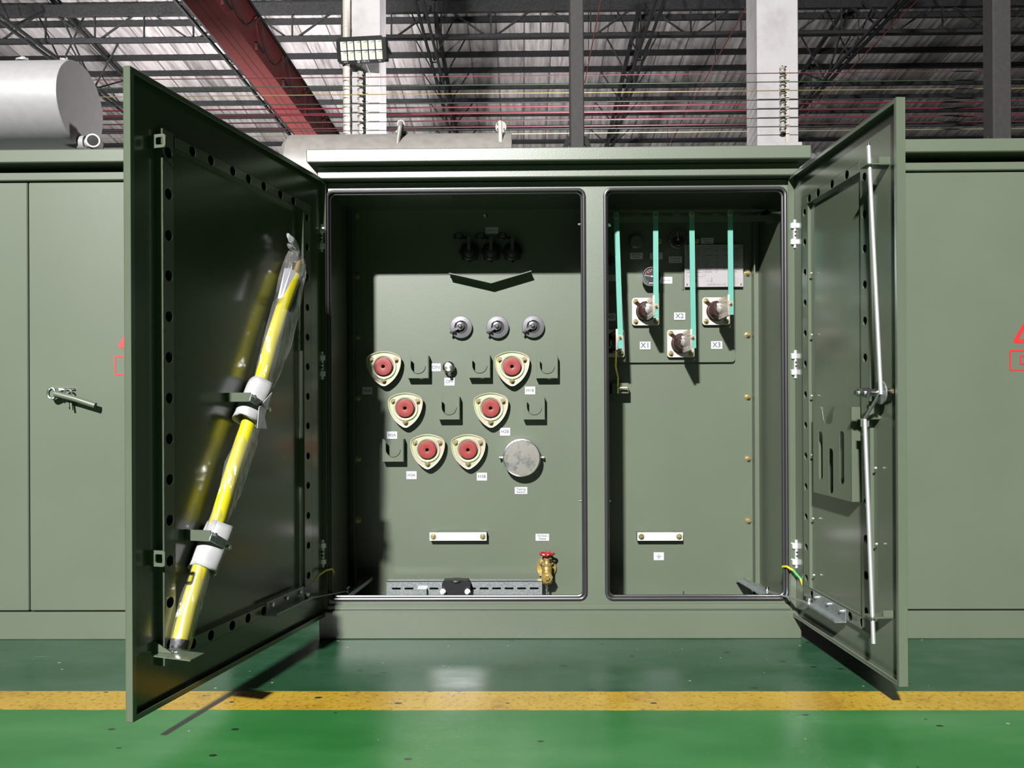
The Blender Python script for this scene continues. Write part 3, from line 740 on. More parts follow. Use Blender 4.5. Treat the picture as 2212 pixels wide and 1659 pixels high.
# --- bayonet fuses in the shadow
def fuse():
    m = MB(); m.lathe([(0.030, 0), (0.030, 0.02), (0.035, 0.022), (0.035, 0.034), (0.026, 0.038), (0.024, 0.05), (0.012, 0.055), (0, 0.055)], (0, 0, 0), -Y3, M_black, 24)
    for k in range(8): a = 2*PI*k/8; m.box((0.035*math.cos(a), -0.028, 0.035*math.sin(a)), (0.008, 0.014, 0.008), M_black)
    o = m.obj('bayonet_fuse', T)
    m = MB(); m.b2((-0.006, -0.075, 0.0), (0.006, -0.05, 0.045), M_alu); m.obj('fuse_latch', o)
    m = MB(); m.tube([(-0.038+0.015*math.cos(a), -0.06, 0.05+0.011*math.sin(a)) for a in [2*PI*i/14 for i in range(14)]], 0.004, M_black, 8, close=True); m.bar((-0.024, -0.06, 0.047), (0, -0.055, 0.044), 0.01, 0.008, M_black); m.obj('pull_ring', o)
    return o
f0 = fuse()
for i, px in enumerate((1014, 1061, 1107)):
    q = P(px, 543, YB-0.035); loc = (q.x, YB, q.z)
    if i == 0: f0.location = loc
    else: dup(f0, loc)
q = P(1048, 467, YB); m = MB(); m.lathe([(0.010, 0), (0.010, 0.004), (0.006, 0.008), (0, 0.009)], (q.x, YB, q.z), -Y3, M_bolt, 16); m.obj('round_plug', T)
# --- V-shaped drip channel
m = MB()
dpt = 0.046
A, B_, C2 = P(970, 590, YB-dpt), P(1061, 611, YB-dpt), P(1148, 585, YB-dpt)
for p, q in ((A, B_), (B_, C2)):
    p = Vector((p.x, YB-dpt/2, p.z)); q = Vector((q.x, YB-dpt/2, q.z)); m.bar(p, q, dpt, 0.003, M_greenin, up=Z3)
    m.bar(p+Vector((0, dpt/2-0.003, -0.004)), q+Vector((0, dpt/2-0.003, -0.004)), 0.005, 0.005, M_greenin, up=Z3)
m.obj('drip_shield', T)
# --- earth bars
def ground_bar(x0, x1, y0, y1, name='ground_bar'):
    a, b = P(x0, y1, YB-0.03), P(x1, y0, YB-0.03); cx, cz = (a.x+b.x)/2, (a.z+b.z)/2; hx, hz = (b.x-a.x)/2, (b.z-a.z)/2
    m = MB(); m.b2((-hx, -0.032, -hz), (hx, -0.026, hz), M_hinge, 0.0008)
    o = m.obj(name, T, (cx, YB, cz), label='bright metal strap bolted at both ends')
    for s in (-1, 1):
        m = MB(); bolt_mb(m, (s*(hx-0.014), -0.032, 0), 0.0065, 0.009, M_bolt); m.obj('ground_bolt', o)
        m = MB(); m.b2((s*(hx-0.014)-0.014, -0.026, -hz), (s*(hx-0.014)+0.014, 0, hz), M_greenin); m.obj('standoff_block', o)
ground_bar(928, 1051, 1150, 1168); ground_bar(1377, 1475, 1150, 1168)
# --- drain valve
q = P(1180, 1226, YB); t_ = MB()
t_.lathe([(0.037, 0), (0.037, 0.010), (0.035, 0.012), (0.018, 0.012)], (0, 0, 0), -Y3, M_brass, 36); o = t_.obj('drain_valve', T, (q.x, YB, q.z), label='brass gate valve with a round flange')
k = 0.058
m = MB(); m.lathe([(0.016, -0.046), (0.019, -0.042), (0.021, -0.034), (0.0175, -0.022), (0.018, -0.01), (0.0175, 0.0), (0.018, 0.012), (0.016, 0.016), (0.018, 0.019), (0.018, 0.024), (0.012, 0.028), (0.010, 0.036), (0.011, 0.037), (0.011, 0.045), (0.005, 0.047)], (0, -k, 0), Z3, M_brass, 24)
m.cyl((0, 0, -0.018), (0, -k-0.022, -0.018), 0.016, M_brass, 24); m.hexn((0, -k-0.012, -0.018), (0, -k-0.030, -0.018), 0.021, M_brass)
m.hexn((0, -k-0.030, -0.018), (0, -k-0.038, -0.018), 0.010, M_brass)
m.obj('valve_body', o)
for a in (45, 135, 225, 315):
    m = MB(); bolt_mb(m, (0.029*math.cos(math.radians(a)), -0.012, 0.029*math.sin(math.radians(a))-0.0), 0.005, 0.016, M_bolt); m.obj('valve_bolt', o)
m = MB(); zc_ = 0.062; wheel = []
for i in range(40):
    a = 2*PI*i/40; r = 0.0235+0.0022*math.cos(5*a); wheel.append((r*math.cos(a), -k+r*math.sin(a), zc_+0.001*math.cos(5*a)))
m.tube(wheel, 0.0045, M_redwheel, 10, close=True)
for i in range(5): a = 2*PI*i/5+PI/5; m.bar((0, -k, zc_-0.002), (0.022*math.cos(a), -k+0.022*math.sin(a), zc_), 0.006, 0.005, M_redwheel)
m.cyl((0, -k, 0.044), (0, -k, zc_+0.004), 0.006, M_redwheel, 12); m.obj('handwheel', o, label='red handwheel')
# --- slotted strut with cable clamp
Ys = 0.27; a, b = P(835, 1256, Ys), P(1171, 1256, Ys)
m = MB(); hh = 0.055; slots = []
n = 12; stp = (b.x-a.x)/12.55
for i in range(n):
    xs = P(846.5, 1270, Ys).x + i*P(27+846.5, 1270, Ys).x*0 + i*(P(873.5, 1270, Ys).x-P(846.5, 1270, Ys).x); zs = P(846, 1271.5, Ys).z
    slots.append(rrect(xs, zs-0.0035, xs+0.033, zs+0.0035, 0.0034)[::-1])
slots = [s_ for s_ in slots if max(p[0] for p in s_) < b.x-0.004]
m.plate(rect(a.x, a.z-hh, b.x, a.z), slots, 0.002, (0, Ys, 0), X3, Z3, Y3, M_galv)
m.b2((a.x, Ys, a.z-0.002), (b.x, Ys+0.042, a.z), M_galv)
m.b2((a.x, Ys+0.040, a.z-hh), (b.x, Ys+0.042, a.z), M_blackmatt)  # rear wall in black, painting in the shade behind the slots
m.obj('slotted_channel', T, smooth=False)
q = P(985, 1266, Ys-0.04); m = MB()
m.plate([(-0.05, -0.03), (0.05, -0.03), (0.05, 0.008), (0.042, 0.02), (-0.042, 0.02), (-0.05, 0.008)], [], 0.04, (q.x, Ys-0.042, q.z), X3, Z3, Y3, M_black)
m.obj('cable_clamp', T, smooth=False, label='black cable clamp')
cl = [x for x in bpy.data.objects if x.name == 'cable_clamp'][0]
for px in (957, 1010):
    q = P(px, 1275, Ys-0.05); m = MB(); m.cyl((q.x, Ys-0.03, q.z-0.01), (q.x, Ys-0.055, q.z-0.004), 0.010, M_chrome, 16); m.hexn((q.x, Ys-0.055, q.z-0.004), (q.x, Ys-0.062, q.z-0.002), 0.008, M_chrome); m.obj('clamp_bolt', cl)
q = P(985, 1259, Ys-0.043); m = MB(); m.lathe([(0.020, -0.006), (0.022, 0.004), (0.026, 0.008), (0.028, 0.003)], (q.x, Ys-0.022, q.z), Z3, M_black, 24); m.obj('clamp_bore', cl)
q = P(911, 1276, Ys-0.02); m = MB(); m.b2((q.x-0.017, Ys-0.02, q.z-0.02), (q.x+0.017, Ys, q.z+0.006), M_galv); m.obj('channel_nut_plate', T, smooth=False)
q = P(1181, 1262, 0.3); m = MB(); pts1, pts2 = [], []
for i in range(40):
    a_ = i*0.9; zz = q.z-i*0.002; pts1.append((q.x+0.003*math.cos(a_), 0.3+0.003*math.sin(a_), zz)); pts2.append((q.x-0.003*math.cos(a_), 0.3-0.003*math.sin(a_), zz))
m.tube(pts1, 0.0025, M_chrome, 6); m.tube(pts2, 0.0025, M_chrome, 6); m.obj('twisted_wire', T)
# --- bolts down the two flanges and pins of the jambs
for px, ysb in ((773, (467, 597, 728, 860, 991, 1123, 1255)), (1615, (590, 723, 857, 990, 1124, 1256))):
    for py in ysb:
        q = P(px+(py-860)*0.004, py, YB); m = MB(); bolt_mb(m, (0, 0, 0), 0.0075, 0.012, M_bolt); m.obj('flange_bolt', T, (q.x, YB, q.z))
for px, py, s in ((1257, 483, -1), (1257, 1083, -1), (1312, 483, 1), (1312, 1083, 1)):
    q = P(px, py, 0.02); m = MB(); x = ops[0][1]-0.011 if s < 0 else ops[1][0]+0.011
    m.cyl((0, 0, 0), (s*0.014, 0, 0), 0.0035, M_chrome, 12); m.obj('stop_pin', T, (x, 0.03, q.z))

# --- right compartment
# slotted rail and teal braces
YR = 0.165
ra, rb = P(1300, 481, YR), P(1655, 452, YR); m = MB(); z0_, z1_ = ra.z, ra.z+0.042
sl = []
for i in range(9):
    xs = 0.16+i*0.068; sl.append(rrect(xs, z0_+0.022, xs+0.045, z0_+0.029, 0.0034)[::-1])
m.plate(rect(0.126, z0_, XH-0.03, z1_), sl, 0.002, (0, YR, 0), X3, Z3, Y3, M_green)
m.b2((0.126, YR, z1_-0.002), (XH-0.03, YR+0.03, z1_), M_green); m.b2((XH-0.03, YR, z0_), (XH-0.004, YR+0.03, z1_), M_green)
rail = m.obj('slotted_rail', T, smooth=False)
q = P(1678, 458, 0.12); m = MB(); m.hexn((q.x-0.02, 0.12, q.z), (q.x+0.012, 0.12, q.z), 0.007, M_chrome); m.obj('rail_bolt', rail)
q = P(1318, 486, 0.1); m = MB(); m.hexn((q.x-0.02, 0.1, q.z), (q.x+0.002, 0.1, q.z), 0.007, M_chrome); m.obj('rail_bolt', rail)
YT = YR-0.003
straps = [((1331, 458), (1341, 753), (1331, 468), (1339, 729)), ((1416, 456), (1417, 687), (1416, 466), (1417, 662)), ((1494, 455), (1498, 752), (1494, 463), (1496, 729)), ((1577, 453), (1579, 680), (1577, 462), (1578, 656))]
for tp, bt, b1, b2_ in straps:
    a, b = P(*tp, YT), P(*bt, YT); m = MB(); m.bar(b, a, 0.0178, 0.004, M_teal, up=(0, -1, 0)); o = m.obj('teal_support_strap', T, label='teal fibreglass strap')
    for bb in (b1, b2_):
        q = P(*bb, YT-0.003); m = MB(); m.cyl((q.x, YT-0.002, q.z), (q.x, YT-0.004, q.z), 0.0095, M_yz, 20); m.hexn((q.x, YT-0.004, q.z), (q.x, YT-0.010, q.z), 0.0055, M_bolt); m.cyl((q.x, YT-0.01, q.z), (q.x, YT-0.013, q.z), 0.003, M_bolt, 10); m.obj('strap_bolt', o)
# low-voltage bushings
def lv():
    m = MB(); h = 0.0505; m.plate(rrect(-h, -h, h, h, 0.010), [], 0.008, (0, -0.018, 0), X3, Z3, Y3, M_steelplate)
    m.plate(rrect(-h+0.004, -h+0.004, h-0.004, h-0.004, 0.010), [], 0.010, (0, -0.010, 0), X3, Z3, Y3, M_blackmatt)
    o = m.obj('low_voltage_bushing', T)
    m = MB(); m.lathe([(0.037, 0.018), (0.037, 0.026), (0.034, 0.030), (0.034, 0.036), (0.0335, 0.040), (0.030, 0.044), (0.028, 0.056), (0.024, 0.062), (0.014, 0.064)], (0, 0, 0), -Y3, M_ceramic, 36)
    m.bar((-0.024, -0.02, 0.024), (-0.034, -0.02, 0.033), 0.012, 0.008, M_ceramic, up=Y3); m.obj('porcelain_body', o)
    m = MB(); m.lathe([(0.014, 0.060), (0.014, 0.074), (0.012, 0.078), (0, 0.079)], (0, 0, 0), -Y3, M_chrome, 24); m.obj('terminal_stud', o)
    m = MB(); hs = []
    for i in range(4):
        for s in (-1, 1): hs.append(circ(-0.095-i*0.026, s*0.022, 0.0048, 10)[::-1])
    m.plate(rrect(-0.192, -0.037, -0.066, 0.037, 0.003), hs, 0.007, (-0.0035, 0, 0), Y3, Z3, X3, M_tin); m.obj('terminal_spade', o)
    for sx in (-1, 1):
        for sz in (-1, 1):
            m = MB(); bolt_mb(m, (sx*0.037, -0.018, sz*0.037), 0.0058, 0.010, M_bolt); m.obj('plate_bolt', o)
    return o
l0 = lv()
for i, (px, py) in enumerate([(1395, 673), (1471, 742), (1547, 672), (1320, 742)]):
    q = P(px, py, YB-0.028); loc = (q.x, YB-0.010, q.z)
    if i == 0: l0.location = loc
    else: dup(l0, loc)
# gauges
def gauge(px, py, rpx, needle, lit_red=False, name='dial_gauge'):
    q = P(px, py, YB-0.045); r = rpx/F_PX*2.865; m = MB()
    m.lathe([(r*0.55, 0), (r*0.55, 0.02), (r*0.95, 0.024), (r, 0.03), (r, 0.044), (r*0.97, 0.048), (r*0.90, 0.048), (r*0.88, 0.043)], (0, 0, 0), -Y3, M_chrome, 40)
    o = m.obj(name, T, (q.x, YB, q.z)); m = MB(); m.cyl((0, -0.03, 0), (0, -0.0432, 0), r*0.885, M_black, 36)
    for k in range(21):
        a = math.radians(-50+280*k/20); L = 0.12 if k % 5 else 0.18
        m.bar((r*0.80*math.cos(a), -0.0436, r*0.80*math.sin(a)), (r*(0.80-L)*math.cos(a), -0.0436, r*(0.80-L)*math.sin(a)), 0.0009, 0.0004, M_white, up=Y3)
    for k in (8, 11, 13):
        a = math.radians(-50+280*k/20); m.cyl((r*0.55*math.cos(a), -0.0434, r*0.55*math.sin(a)), (r*0.55*math.cos(a), -0.0438, r*0.55*math.sin(a)), r*0.09, M_signred if lit_red else M_inkgrey, 10)
    m.b2((-r*0.3, -0.0438, -r*0.72), (r*0.3, -0.0434, -r*0.64), M_white)
    m.cyl((0, -0.043, 0), (0, -0.046, 0), r*0.09, M_white, 12)
    m.obj('gauge_face', o, smooth=False)
    m = MB(); a = math.radians(needle); m.bar((-0.15*r*math.cos(a), -0.045, -0.15*r*math.sin(a)), (0.75*r*math.cos(a), -0.045, 0.75*r*math.sin(a)), 0.0016, 0.0006, M_white, up=Y3); m.obj('needle', o, smooth=False)
gauge(1465, 517, 19.5, 95); gauge(1408, 597, 21, 172, True); gauge(1312, 562, 17, 180)
q = P(1374, 522, YB-0.03); m = MB(); m.lathe([(0.022, 0), (0.022, 0.02), (0.026, 0.024), (0.026, 0.036), (0.02, 0.04), (0, 0.04)], (0, 0, 0), -Y3, M_green, 24); m.obj('filling_plug', T, (q.x, YB, q.z))
for px, py in ((1424, 521), (1505, 521)):
    q = P(px, py, YB-0.02); m = MB(); m.cyl((0, 0, 0), (0, -0.02, 0), 0.010, M_brass, 16); m.hexn((0, -0.02, 0), (0, -0.034, 0), 0.008, M_brass); m.obj('relief_fitting', T, (q.x, YB, q.z))
for a, l, of in [((1361, 546, 1388, 560), ['Oil Filling', 'Valve'], 0), ((1404, 546, 1431, 560), ['Pressure', 'Relief Valve'], 0), ((1445, 554, 1473, 568), ['Pressure', 'Indicator'], 0), ((1514, 514, 1541, 527), ['Gas Release', 'Valve'], 0), ((1426, 598, 1452, 613), ['Thermometer'], 0),
              ((1300, 594, 1331, 607), ['Oil Level', 'Indicator'], 0), ((1309, 677, 1330, 693), ['X0'], 0.013), ((1382, 738, 1405, 755), ['X1'], 0.013), ((1456, 675, 1480, 691), ['X2'], 0.013), ((1536, 737, 1560, 754), ['X3'], 0.013)]:
    lab_px(*a, l, of)
# earth symbol label
a, b = P(1412, 1210, YB), P(1434, 1193, YB); m = MB(); m.b2((a.x, YB-0.0015, a.z), (b.x, YB, b.z), M_white); cx, cz = (a.x+b.x)/2, (a.z+b.z)/2
m.b2((cx-0.0006, YB-0.002, cz), (cx+0.0006, YB-0.0015, cz+0.010), M_ink)
for dz, hw_ in ((0, 0.009), (-0.0035, 0.006), (-0.007, 0.003)): m.b2((cx-hw_, YB-0.002, cz+dz-0.0006), (cx+hw_, YB-0.0015, cz+dz+0.0006), M_ink)
m.obj('label_plate', T, smooth=False, label='white label with an earth symbol')
# nameplate
yn = YB-0.016; a, b = P(1479, 620, yn), P(1605, 528, yn); m = MB(); m.b2((a.x, yn, a.z), (b.x, yn+0.002, b.z), M_plate); W_, H_ = b.x-a.x, b.z-a.z
def NP(u, v): return (a.x+u*W_, yn-0.0004, a.z+v*H_)
def npb(u0, v0, u1, v1, mat=M_inkgrey): p, q = NP(u0, v0), NP(u1, v1); m.b2((p[0], yn-0.0005, p[2]), (q[0], yn, q[2]), mat)
rnd = random.Random(3)
for r_ in range(11):
    v = 0.90-r_*0.055
    for (u0, u1) in ((0.04, 0.17), (0.21, 0.28), (0.35, 0.50), (0.53, 0.60), (0.66, 0.78), (0.82, 0.97)):
        ln = rnd.uniform(0.35, 1.0)
        if rnd.random() < 0.8: npb(u0, v, u0+(u1-u0)*ln, v+0.012)
for v in (0.93, 0.24): npb(0.03, v, 0.31, v+0.004)
for u in (0.03, 0.19, 0.31, 0.345): npb(u, 0.24, u+0.003, 0.93)
for v in (0.52, 0.42, 0.34): npb(0.03, v, 0.31, v+0.003)
npb(0.46, 0.11, 0.47, 0.22); npb(0.36, 0.13, 0.46, 0.135); npb(0.86, 0.09, 0.863, 0.25); npb(0.90, 0.09, 0.903, 0.22)
m.text('ELECTRIC CO., LTD.', 0.0078, NP(0.55, 0.055), X3, Z3, M_inkgrey)
m.plate([(a.x+W_*0.17+0.009*math.cos(t_), a.z+H_*0.14+0.0065*math.sin(t_)) for t_ in [2*PI*i/20 for i in range(20)]], [], 0.0005, (0, yn-0.0006, 0), X3, Z3, Y3, M_logo)
for u in (0.04, 0.96):
    for v in (0.06, 0.94): p = NP(u, v); m.cyl((p[0], yn, p[2]), (p[0], yn-0.002, p[2]), 0.0035, M_chrome, 12)
np_ = m.obj('nameplate', T, smooth=False, label='silver rating plate')
m = MB(); m.b2((a.x+0.005, yn+0.002, a.z+0.004), (a.x+0.012, YB, b.z-0.004), M_green); m.b2((b.x-0.012, yn+0.002, a.z+0.004), (b.x-0.005, YB, b.z-0.004), M_green); m.obj('nameplate_bracket', np_, smooth=False)
# neutral bonding strap and bracket
p = [P(1331, 757, 0.17), P(1330, 793, 0.20), P(1335, 815, 0.28), P(1335, 850, 0.29)]
m = MB()
for i in range(3): m.bar(p[i], p[i+1], 0.006, 0.002, M_brass, up=(0, -1, 0))
m.obj('bonding_strap', T)
q = P(1346, 838, 0.30); m = MB(); m.b2((q.x-0.04, 0.30, q.z-0.02), (q.x+0.02, YB, q.z+0.018), M_green, 0.001); o = m.obj('bonding_bracket', T)
m = MB(); m.hexn((q.x-0.012, 0.30, q.z-0.002), (q.x-0.012, 0.285, q.z-0.002), 0.007, M_bolt); m.cyl((q.x-0.02, 0.285, q.z), (q.x+0.012, 0.28, q.z), 0.004, M_bolt, 8); m.obj('bonding_bolt', o)
# two small clips on the sill
q = P(1478, 1278, 0.2); m = MB(); m.b2((q.x-0.004, 0.2, q.z-0.02), (q.x, 0.22, q.z+0.002), M_chrome); m.obj('sill_clip', T)

# ================================================================== doors
ZT, ZBt = 1.485, 0.072
class Door:
    def __init__(s, side, hx, hy, theta, W_):
        s.side = side; sn, cs = math.sin(theta), math.cos(theta)
        s.u = Vector((-sn if side < 0 else sn, -cs, 0)); s.n = Vector((cs, -sn, 0)) if side < 0 else Vector((-cs, -sn, 0))
        s.h = Vector((hx, hy, 0)); s.W = W_; s.in_ = 1 if side < 0 else -1      # sign of local y that points inwards
        s.ang = math.atan2(s.u.y, s.u.x)
    def at(s, px, py, w_=0.0):
        p = PL(px, py, s.h+s.n*w_, s.n)-s.h; return Vector((p.dot(s.u), s.in_*w_, p.z))
    def uv(s, px, py, w_=0.0): p = s.at(px, py, w_); return (p.x, p.z)
    def uw(s, px, py, u_):      # on a plane across the door at distance u_
        p = PL(px, py, s.h+s.u*u_, s.u)-s.h; return Vector((u_, s.in_*p.dot(s.n), p.z))
DL = Door(-1, -0.765, -0.006, math.radians(13.4), 0.894)
DR = Door(1, 0.765, -0.006, math.radians(3.2), 0.661)
def make_door(D, t_, lip, label):
    y = D.in_; m = MB(); W_ = D.W; g = 0.006
    def bb(u0, z0, u1, z1, w0, w1): m.b2((u0, y*w0, z0), (u1, y*w1, z1), M_greendoor, 0.0007)
    bb(g, ZBt, W_, ZT, -0.002, 0)
    bb(W_-0.002, ZBt, W_, ZT, 0, t_); bb(g, ZBt, g+0.002, ZT, 0, t_); bb(g, ZT-0.002, W_, ZT, 0, t_); bb(g, ZBt, W_, ZBt+0.002, 0, t_)
    bb(W_-lip, ZBt, W_-0.002, ZT, t_-0.002, t_); bb(g, ZT-lip, W_-lip, ZT-0.002, t_-0.002, t_); bb(g, ZBt+0.002, W_-lip, ZBt+lip, t_-0.002, t_)
    return m.obj('cabinet_door', T, D.h, (0, 0, D.ang), label)
doorL = make_door(DL, 0.016, 0.013, 'large open left door seen from inside, carrying the bagged yellow stick')
doorR = make_door(DR, 0.020, 0.012, 'narrower open right door seen from inside, with latch rods and a pocket')
HD = 0.018
def channel(D, par, u0, z0, u1, z1, holes, hr=0.0125, name='door_stiffener'):
    y = D.in_; m = MB(); N = Vector((0, -y, 0))
    hs = [circ(hx, hz, hr, 18)[::-1] for hx, hz in holes if u0+hr < hx < u1-hr and z0+hr < hz < z1-hr]
    m.plate(rect(u0, z0, u1, z1), hs, 0.0015, (0, y*HD, 0), X3, Z3, N, M_greendoor)
    if (z1-z0) > (u1-u0):
        for uu in (u0, u1-0.0015): m.b2((uu, 0, z0), (uu+0.0015, y*HD, z1), M_greendoor)
    else:
        for zz in (z0, z1-0.0015): m.b2((u0, 0, zz), (u1, y*HD, zz+0.0015), M_greendoor)
    m.b2((u0+0.002, 0, z0+0.002), (u1-0.002, y*0.0008, z1-0.002), M_blackmatt)  # black sheet behind the holes stands for the shade inside the channel
    return m.obj(name, par, smooth=False)
# left door stiffeners
uo0, uo1 = DL.at(378, 860, HD).x, DL.at(354, 860, HD).x
ui0, ui1 = DL.at(673, 860, HD).x, DL.at(657, 860, HD).x
zt0, zt1 = DL.at(500, 380, HD).z, DL.at(500, 356, HD).z
zb0, zb1 = DL.at(500, 1366, HD).z, DL.at(500, 1338, HD).z
ztop, zbot = DL.at(354, 278, HD).z, DL.at(354, 1440, HD).z
uc = (uo0+uo1)/2
channel(DL, doorL, uo0, zbot, uo1, ztop, [(uc, DL.at(366, y_, HD).z) for y_ in (331, 420, 509, 596, 684, 772, 860, 948, 1036, 1124, 1212, 1302, 1392)])
uc = (ui0+ui1)/2
channel(DL, doorL, ui0, zb1, ui1, zt0, [(uc, DL.at(664, y_, HD).z) for y_ in (471, 534, 599, 664, 728, 792, 856, 920, 985, 1049, 1114, 1179, 1244)], 0.011)
zc_ = (zt0+zt1)/2
channel(DL, doorL, ui0, zt0, uo0-0.004, zt1, [(DL.at(x_, y_, HD).x, zc_) for x_, y_ in ((416, 324), (456, 345), (503, 367), (537, 384), (570, 399), (606, 415), (634, 432))])
zc_ = (zb0+zb1)/2
channel(DL, doorL, ui0, zb0, uo0-0.004, zb1, [(DL.at(x_, y_, HD).x, zc_) for x_, y_ in ((635, 1282), (605, 1296), (570, 1316), (536, 1332), (502, 1351), (456, 1374), (417, 1396))])
# catch brackets with square eyes
for (x0, x1, y0, y1) in ((321, 357, 288, 321), (320, 356, 1190, 1223)):
    u_ = DL.at(x0, (y0+y1)/2, 0).x; a, b = DL.uw(x0, y1, u_), DL.uw(x1, y0, u_)
    m = MB(); zc_ = (a.z+b.z)/2; hh = (b.z-a.z)/2; wv_ = b.y
    m.plate(rrect(0, -hh, wv_, hh, 0.007), [rrect(wv_*0.42, -hh*0.55, wv_*0.85, hh*0.55, 0.003)[::-1]], 0.003, (u_-0.003, 0, zc_), Y3, Z3, X3, M_greendoor)
    m.obj('catch_bracket', doorL, smooth=False)
# stick clamps
SW = 0.072
def clamp(pc0, pc1, pend):
    u_ = DL.at(pc1[0], (pc0[1]+pc1[1])/2, SW).x
    a, b = DL.uw(pc0[0], pc1[1], u_), DL.uw(pc1[0], pc0[1], u_)
    m = MB(); m.b2((u_-0.003, 0, a.z), (u_, SW, b.z), M_greendoor, 0.0005)
    m.b2((u_-0.014, 0, a.z), (u_, 0.003, b.z), M_greendoor)
    e = DL.at(pend[0], pend[1], SW); zc_ = (a.z+b.z)/2
    o = m.obj('stick_clamp', doorL, smooth=False)
    m = MB(); m.bar((u_, SW, zc_), (e.x, SW, e.z), 0.003, (b.z-a.z)*0.8, M_galv); m.obj('clamp_strap', o, smooth=False)
    for q in ((u_-0.012, zc_), (e.x+0.006, e.z)):
        m = MB(); m.cyl((q[0], SW-0.02, q[1]), (q[0], SW+0.008, q[1]), 0.004, M_chrome, 10); m.hexn((q[0], SW+0.002, q[1]), (q[0], SW+0.007, q[1]), 0.0065, M_chrome); m.obj('clamp_screw', o)
    return u_
clamp((495, 848), (541, 868), (581, 885)); clamp((408, 1146), (455, 1168), (495, 1181))
# stick rest at the bottom
u_ = DL.at(330, 1395, 0).x; a = DL.uw(330, 1408, u_); m = MB()
b = DL.uw(331, 1384, u_); c = DL.uw(370, 1408, u_)
m.plate([(0, a.z), (c.y, a.z), (0, b.z)], [], 0.003, (u_-0.003, 0, 0), Y3, Z3, X3, M_greendoor)
e_ = DL.uw(424, 1421, u_); m.bar((u_-0.004, c.y*0.4, a.z-0.002), (u_-0.004, e_.y, e_.z), 0.05, 0.003, M_greendoor); m.plate([(u_, 0.0), (u_, c.y), (u_-0.07, 0.03), (u_-0.07, 0)], [], 0.002, (0, 0, a.z-0.003), X3, Y3, Z3, M_greendoor); m.obj('stick_rest', doorL, smooth=False)
# galvanised stay brackets and arms
def stay(D, par, p0, p1, HD, w_=0.02):
    a, b = D.at(*p0, w_), D.at(*p1, w_); y = D.in_; z = (a.z+b.z)/2; u0, u1 = sorted((a.x, b.x)); m = MB()
    m.b2((u0, y*(HD+0.001), z-0.002), (u1, y*(HD+0.003), z+0.034), M_galv)
    m.b2((u0, y*(HD+0.001), z-0.004), (u1, y*(HD+0.034), z-0.002), M_galv)
    m.b2((u0, y*(HD+0.032), z-0.004), (u1, y*(HD+0.034), z+0.004), M_galv)
    o = m.obj('stay_bracket', par, smooth=False)
    for k in (0.12, 0.5, 0.88):
        m = MB(); uu = u0+(u1-u0)*k; m.cyl((uu, y*(HD+0.003), z+0.022), (uu, y*(HD+0.009), z+0.022), 0.0055, M_chrome, 12); m.obj('bracket_screw', o)
    return Vector((u0+0.01, y*(HD+0.02), z))
e1 = stay(DL, doorL, (576, 1328), (655, 1290), 0.018); e2 = stay(DR, doorR, (1752, 1300), (1822, 1343), 0.011)
def towor(D, v): return D.h + Vector((math.cos(D.ang)*v.x-math.sin(D.ang)*v.y, math.sin(D.ang)*v.x+math.cos(D.ang)*v.y, v.z))
for D, e, piv, rl0, rl1 in ((DL, e1, (750, 1273), (706, 1290), (793, 1259)), (DR, e2, (1657, 1274), (1668, 1290), (1604, 1260))):
    z_ = towor(D, e).z; q = PL(piv[0], piv[1]+3, Vector((0, 0, z_-0.0)), Z3); w_ = towor(D, e)
    if q.y > 0.3 or q.y < 0.0: q = P(piv[0], piv[1]+3, 0.12)
    m = MB(); m.bar(w_, q, 0.014, 0.003, M_galv); o = m.obj('door_stay_arm', T, smooth=False)
    for p_ in (w_, q): m = MB(); m.cyl(p_-Z3*0.006, p_+Z3*0.012, 0.005, M_chrome, 10); m.cyl(p_+Z3*0.010, p_+Z3*0.016, 0.008, M_chrome, 12); m.obj('pivot_pin', o)
    s = -1 if D.side < 0 else 1
    p0, p1 = Vector((q.x-0.0, 0.02, q.z-0.012)), Vector((q.x-s*0.03, 0.34, q.z-0.012))
    m = MB(); m.bar(p0, p1, 0.03, 0.003, M_galv); m.bar(p0+Vector((0.014, 0, 0.006)), p1+Vector((0.014, 0, 0.006)), 0.003, 0.012, M_galv); m.obj('stay_track', T, smooth=False)
# hinges
def hinge(px, py, X):
    q = P(px, py, -0.012); m = MB(); x = X
    for s in (-1, 1):
        m.b2((x-0.013, -0.024, s*0.026-0.009), (x+0.010, -0.010, s*0.026+0.009), M_hinge, 0.002)
    m.cyl((x, -0.017, -0.045), (x, -0.017, 0.045), 0.004, M_hinge, 10)
    m.b2((x-0.010, -0.016, -0.018), (x+0.010, -0.008, 0.018), M_green)
    for s in (-1, 1): m.cyl((x, -0.020, s*0.006), (x, -0.023, s*0.006), 0.003, M_blackmatt, 8)
    m.obj('hinge', T, (0, 0, q.z), label='shiny zinc hinge')
for py in (515, 790, 1195): hinge(697, py, -XH)
for py in (506, 787, 1196): hinge(1715, py, XH)
# earthing wires to the doors
for pts, D, mat in (([(678, 1256, -.10), (690, 1241, -.07), (704, 1232, -.04), (717, 1229, -.01), (721, 1236, 0.02), (719, 1243, 0.03)], DL, M_ywire),
                    ([(1736, 1268, -.06), (1729, 1250, -.05), (1713, 1232, -.04), (1700, 1224, -.02), (1691, 1224, 0.0), (1690, 1232, 0.02), (1692, 1240, 0.03)], DR, M_gywire)):
    m = MB(); m.tube([P(*p) for p in pts], 0.0036, mat, 10); m.obj('earthing_wire', T)

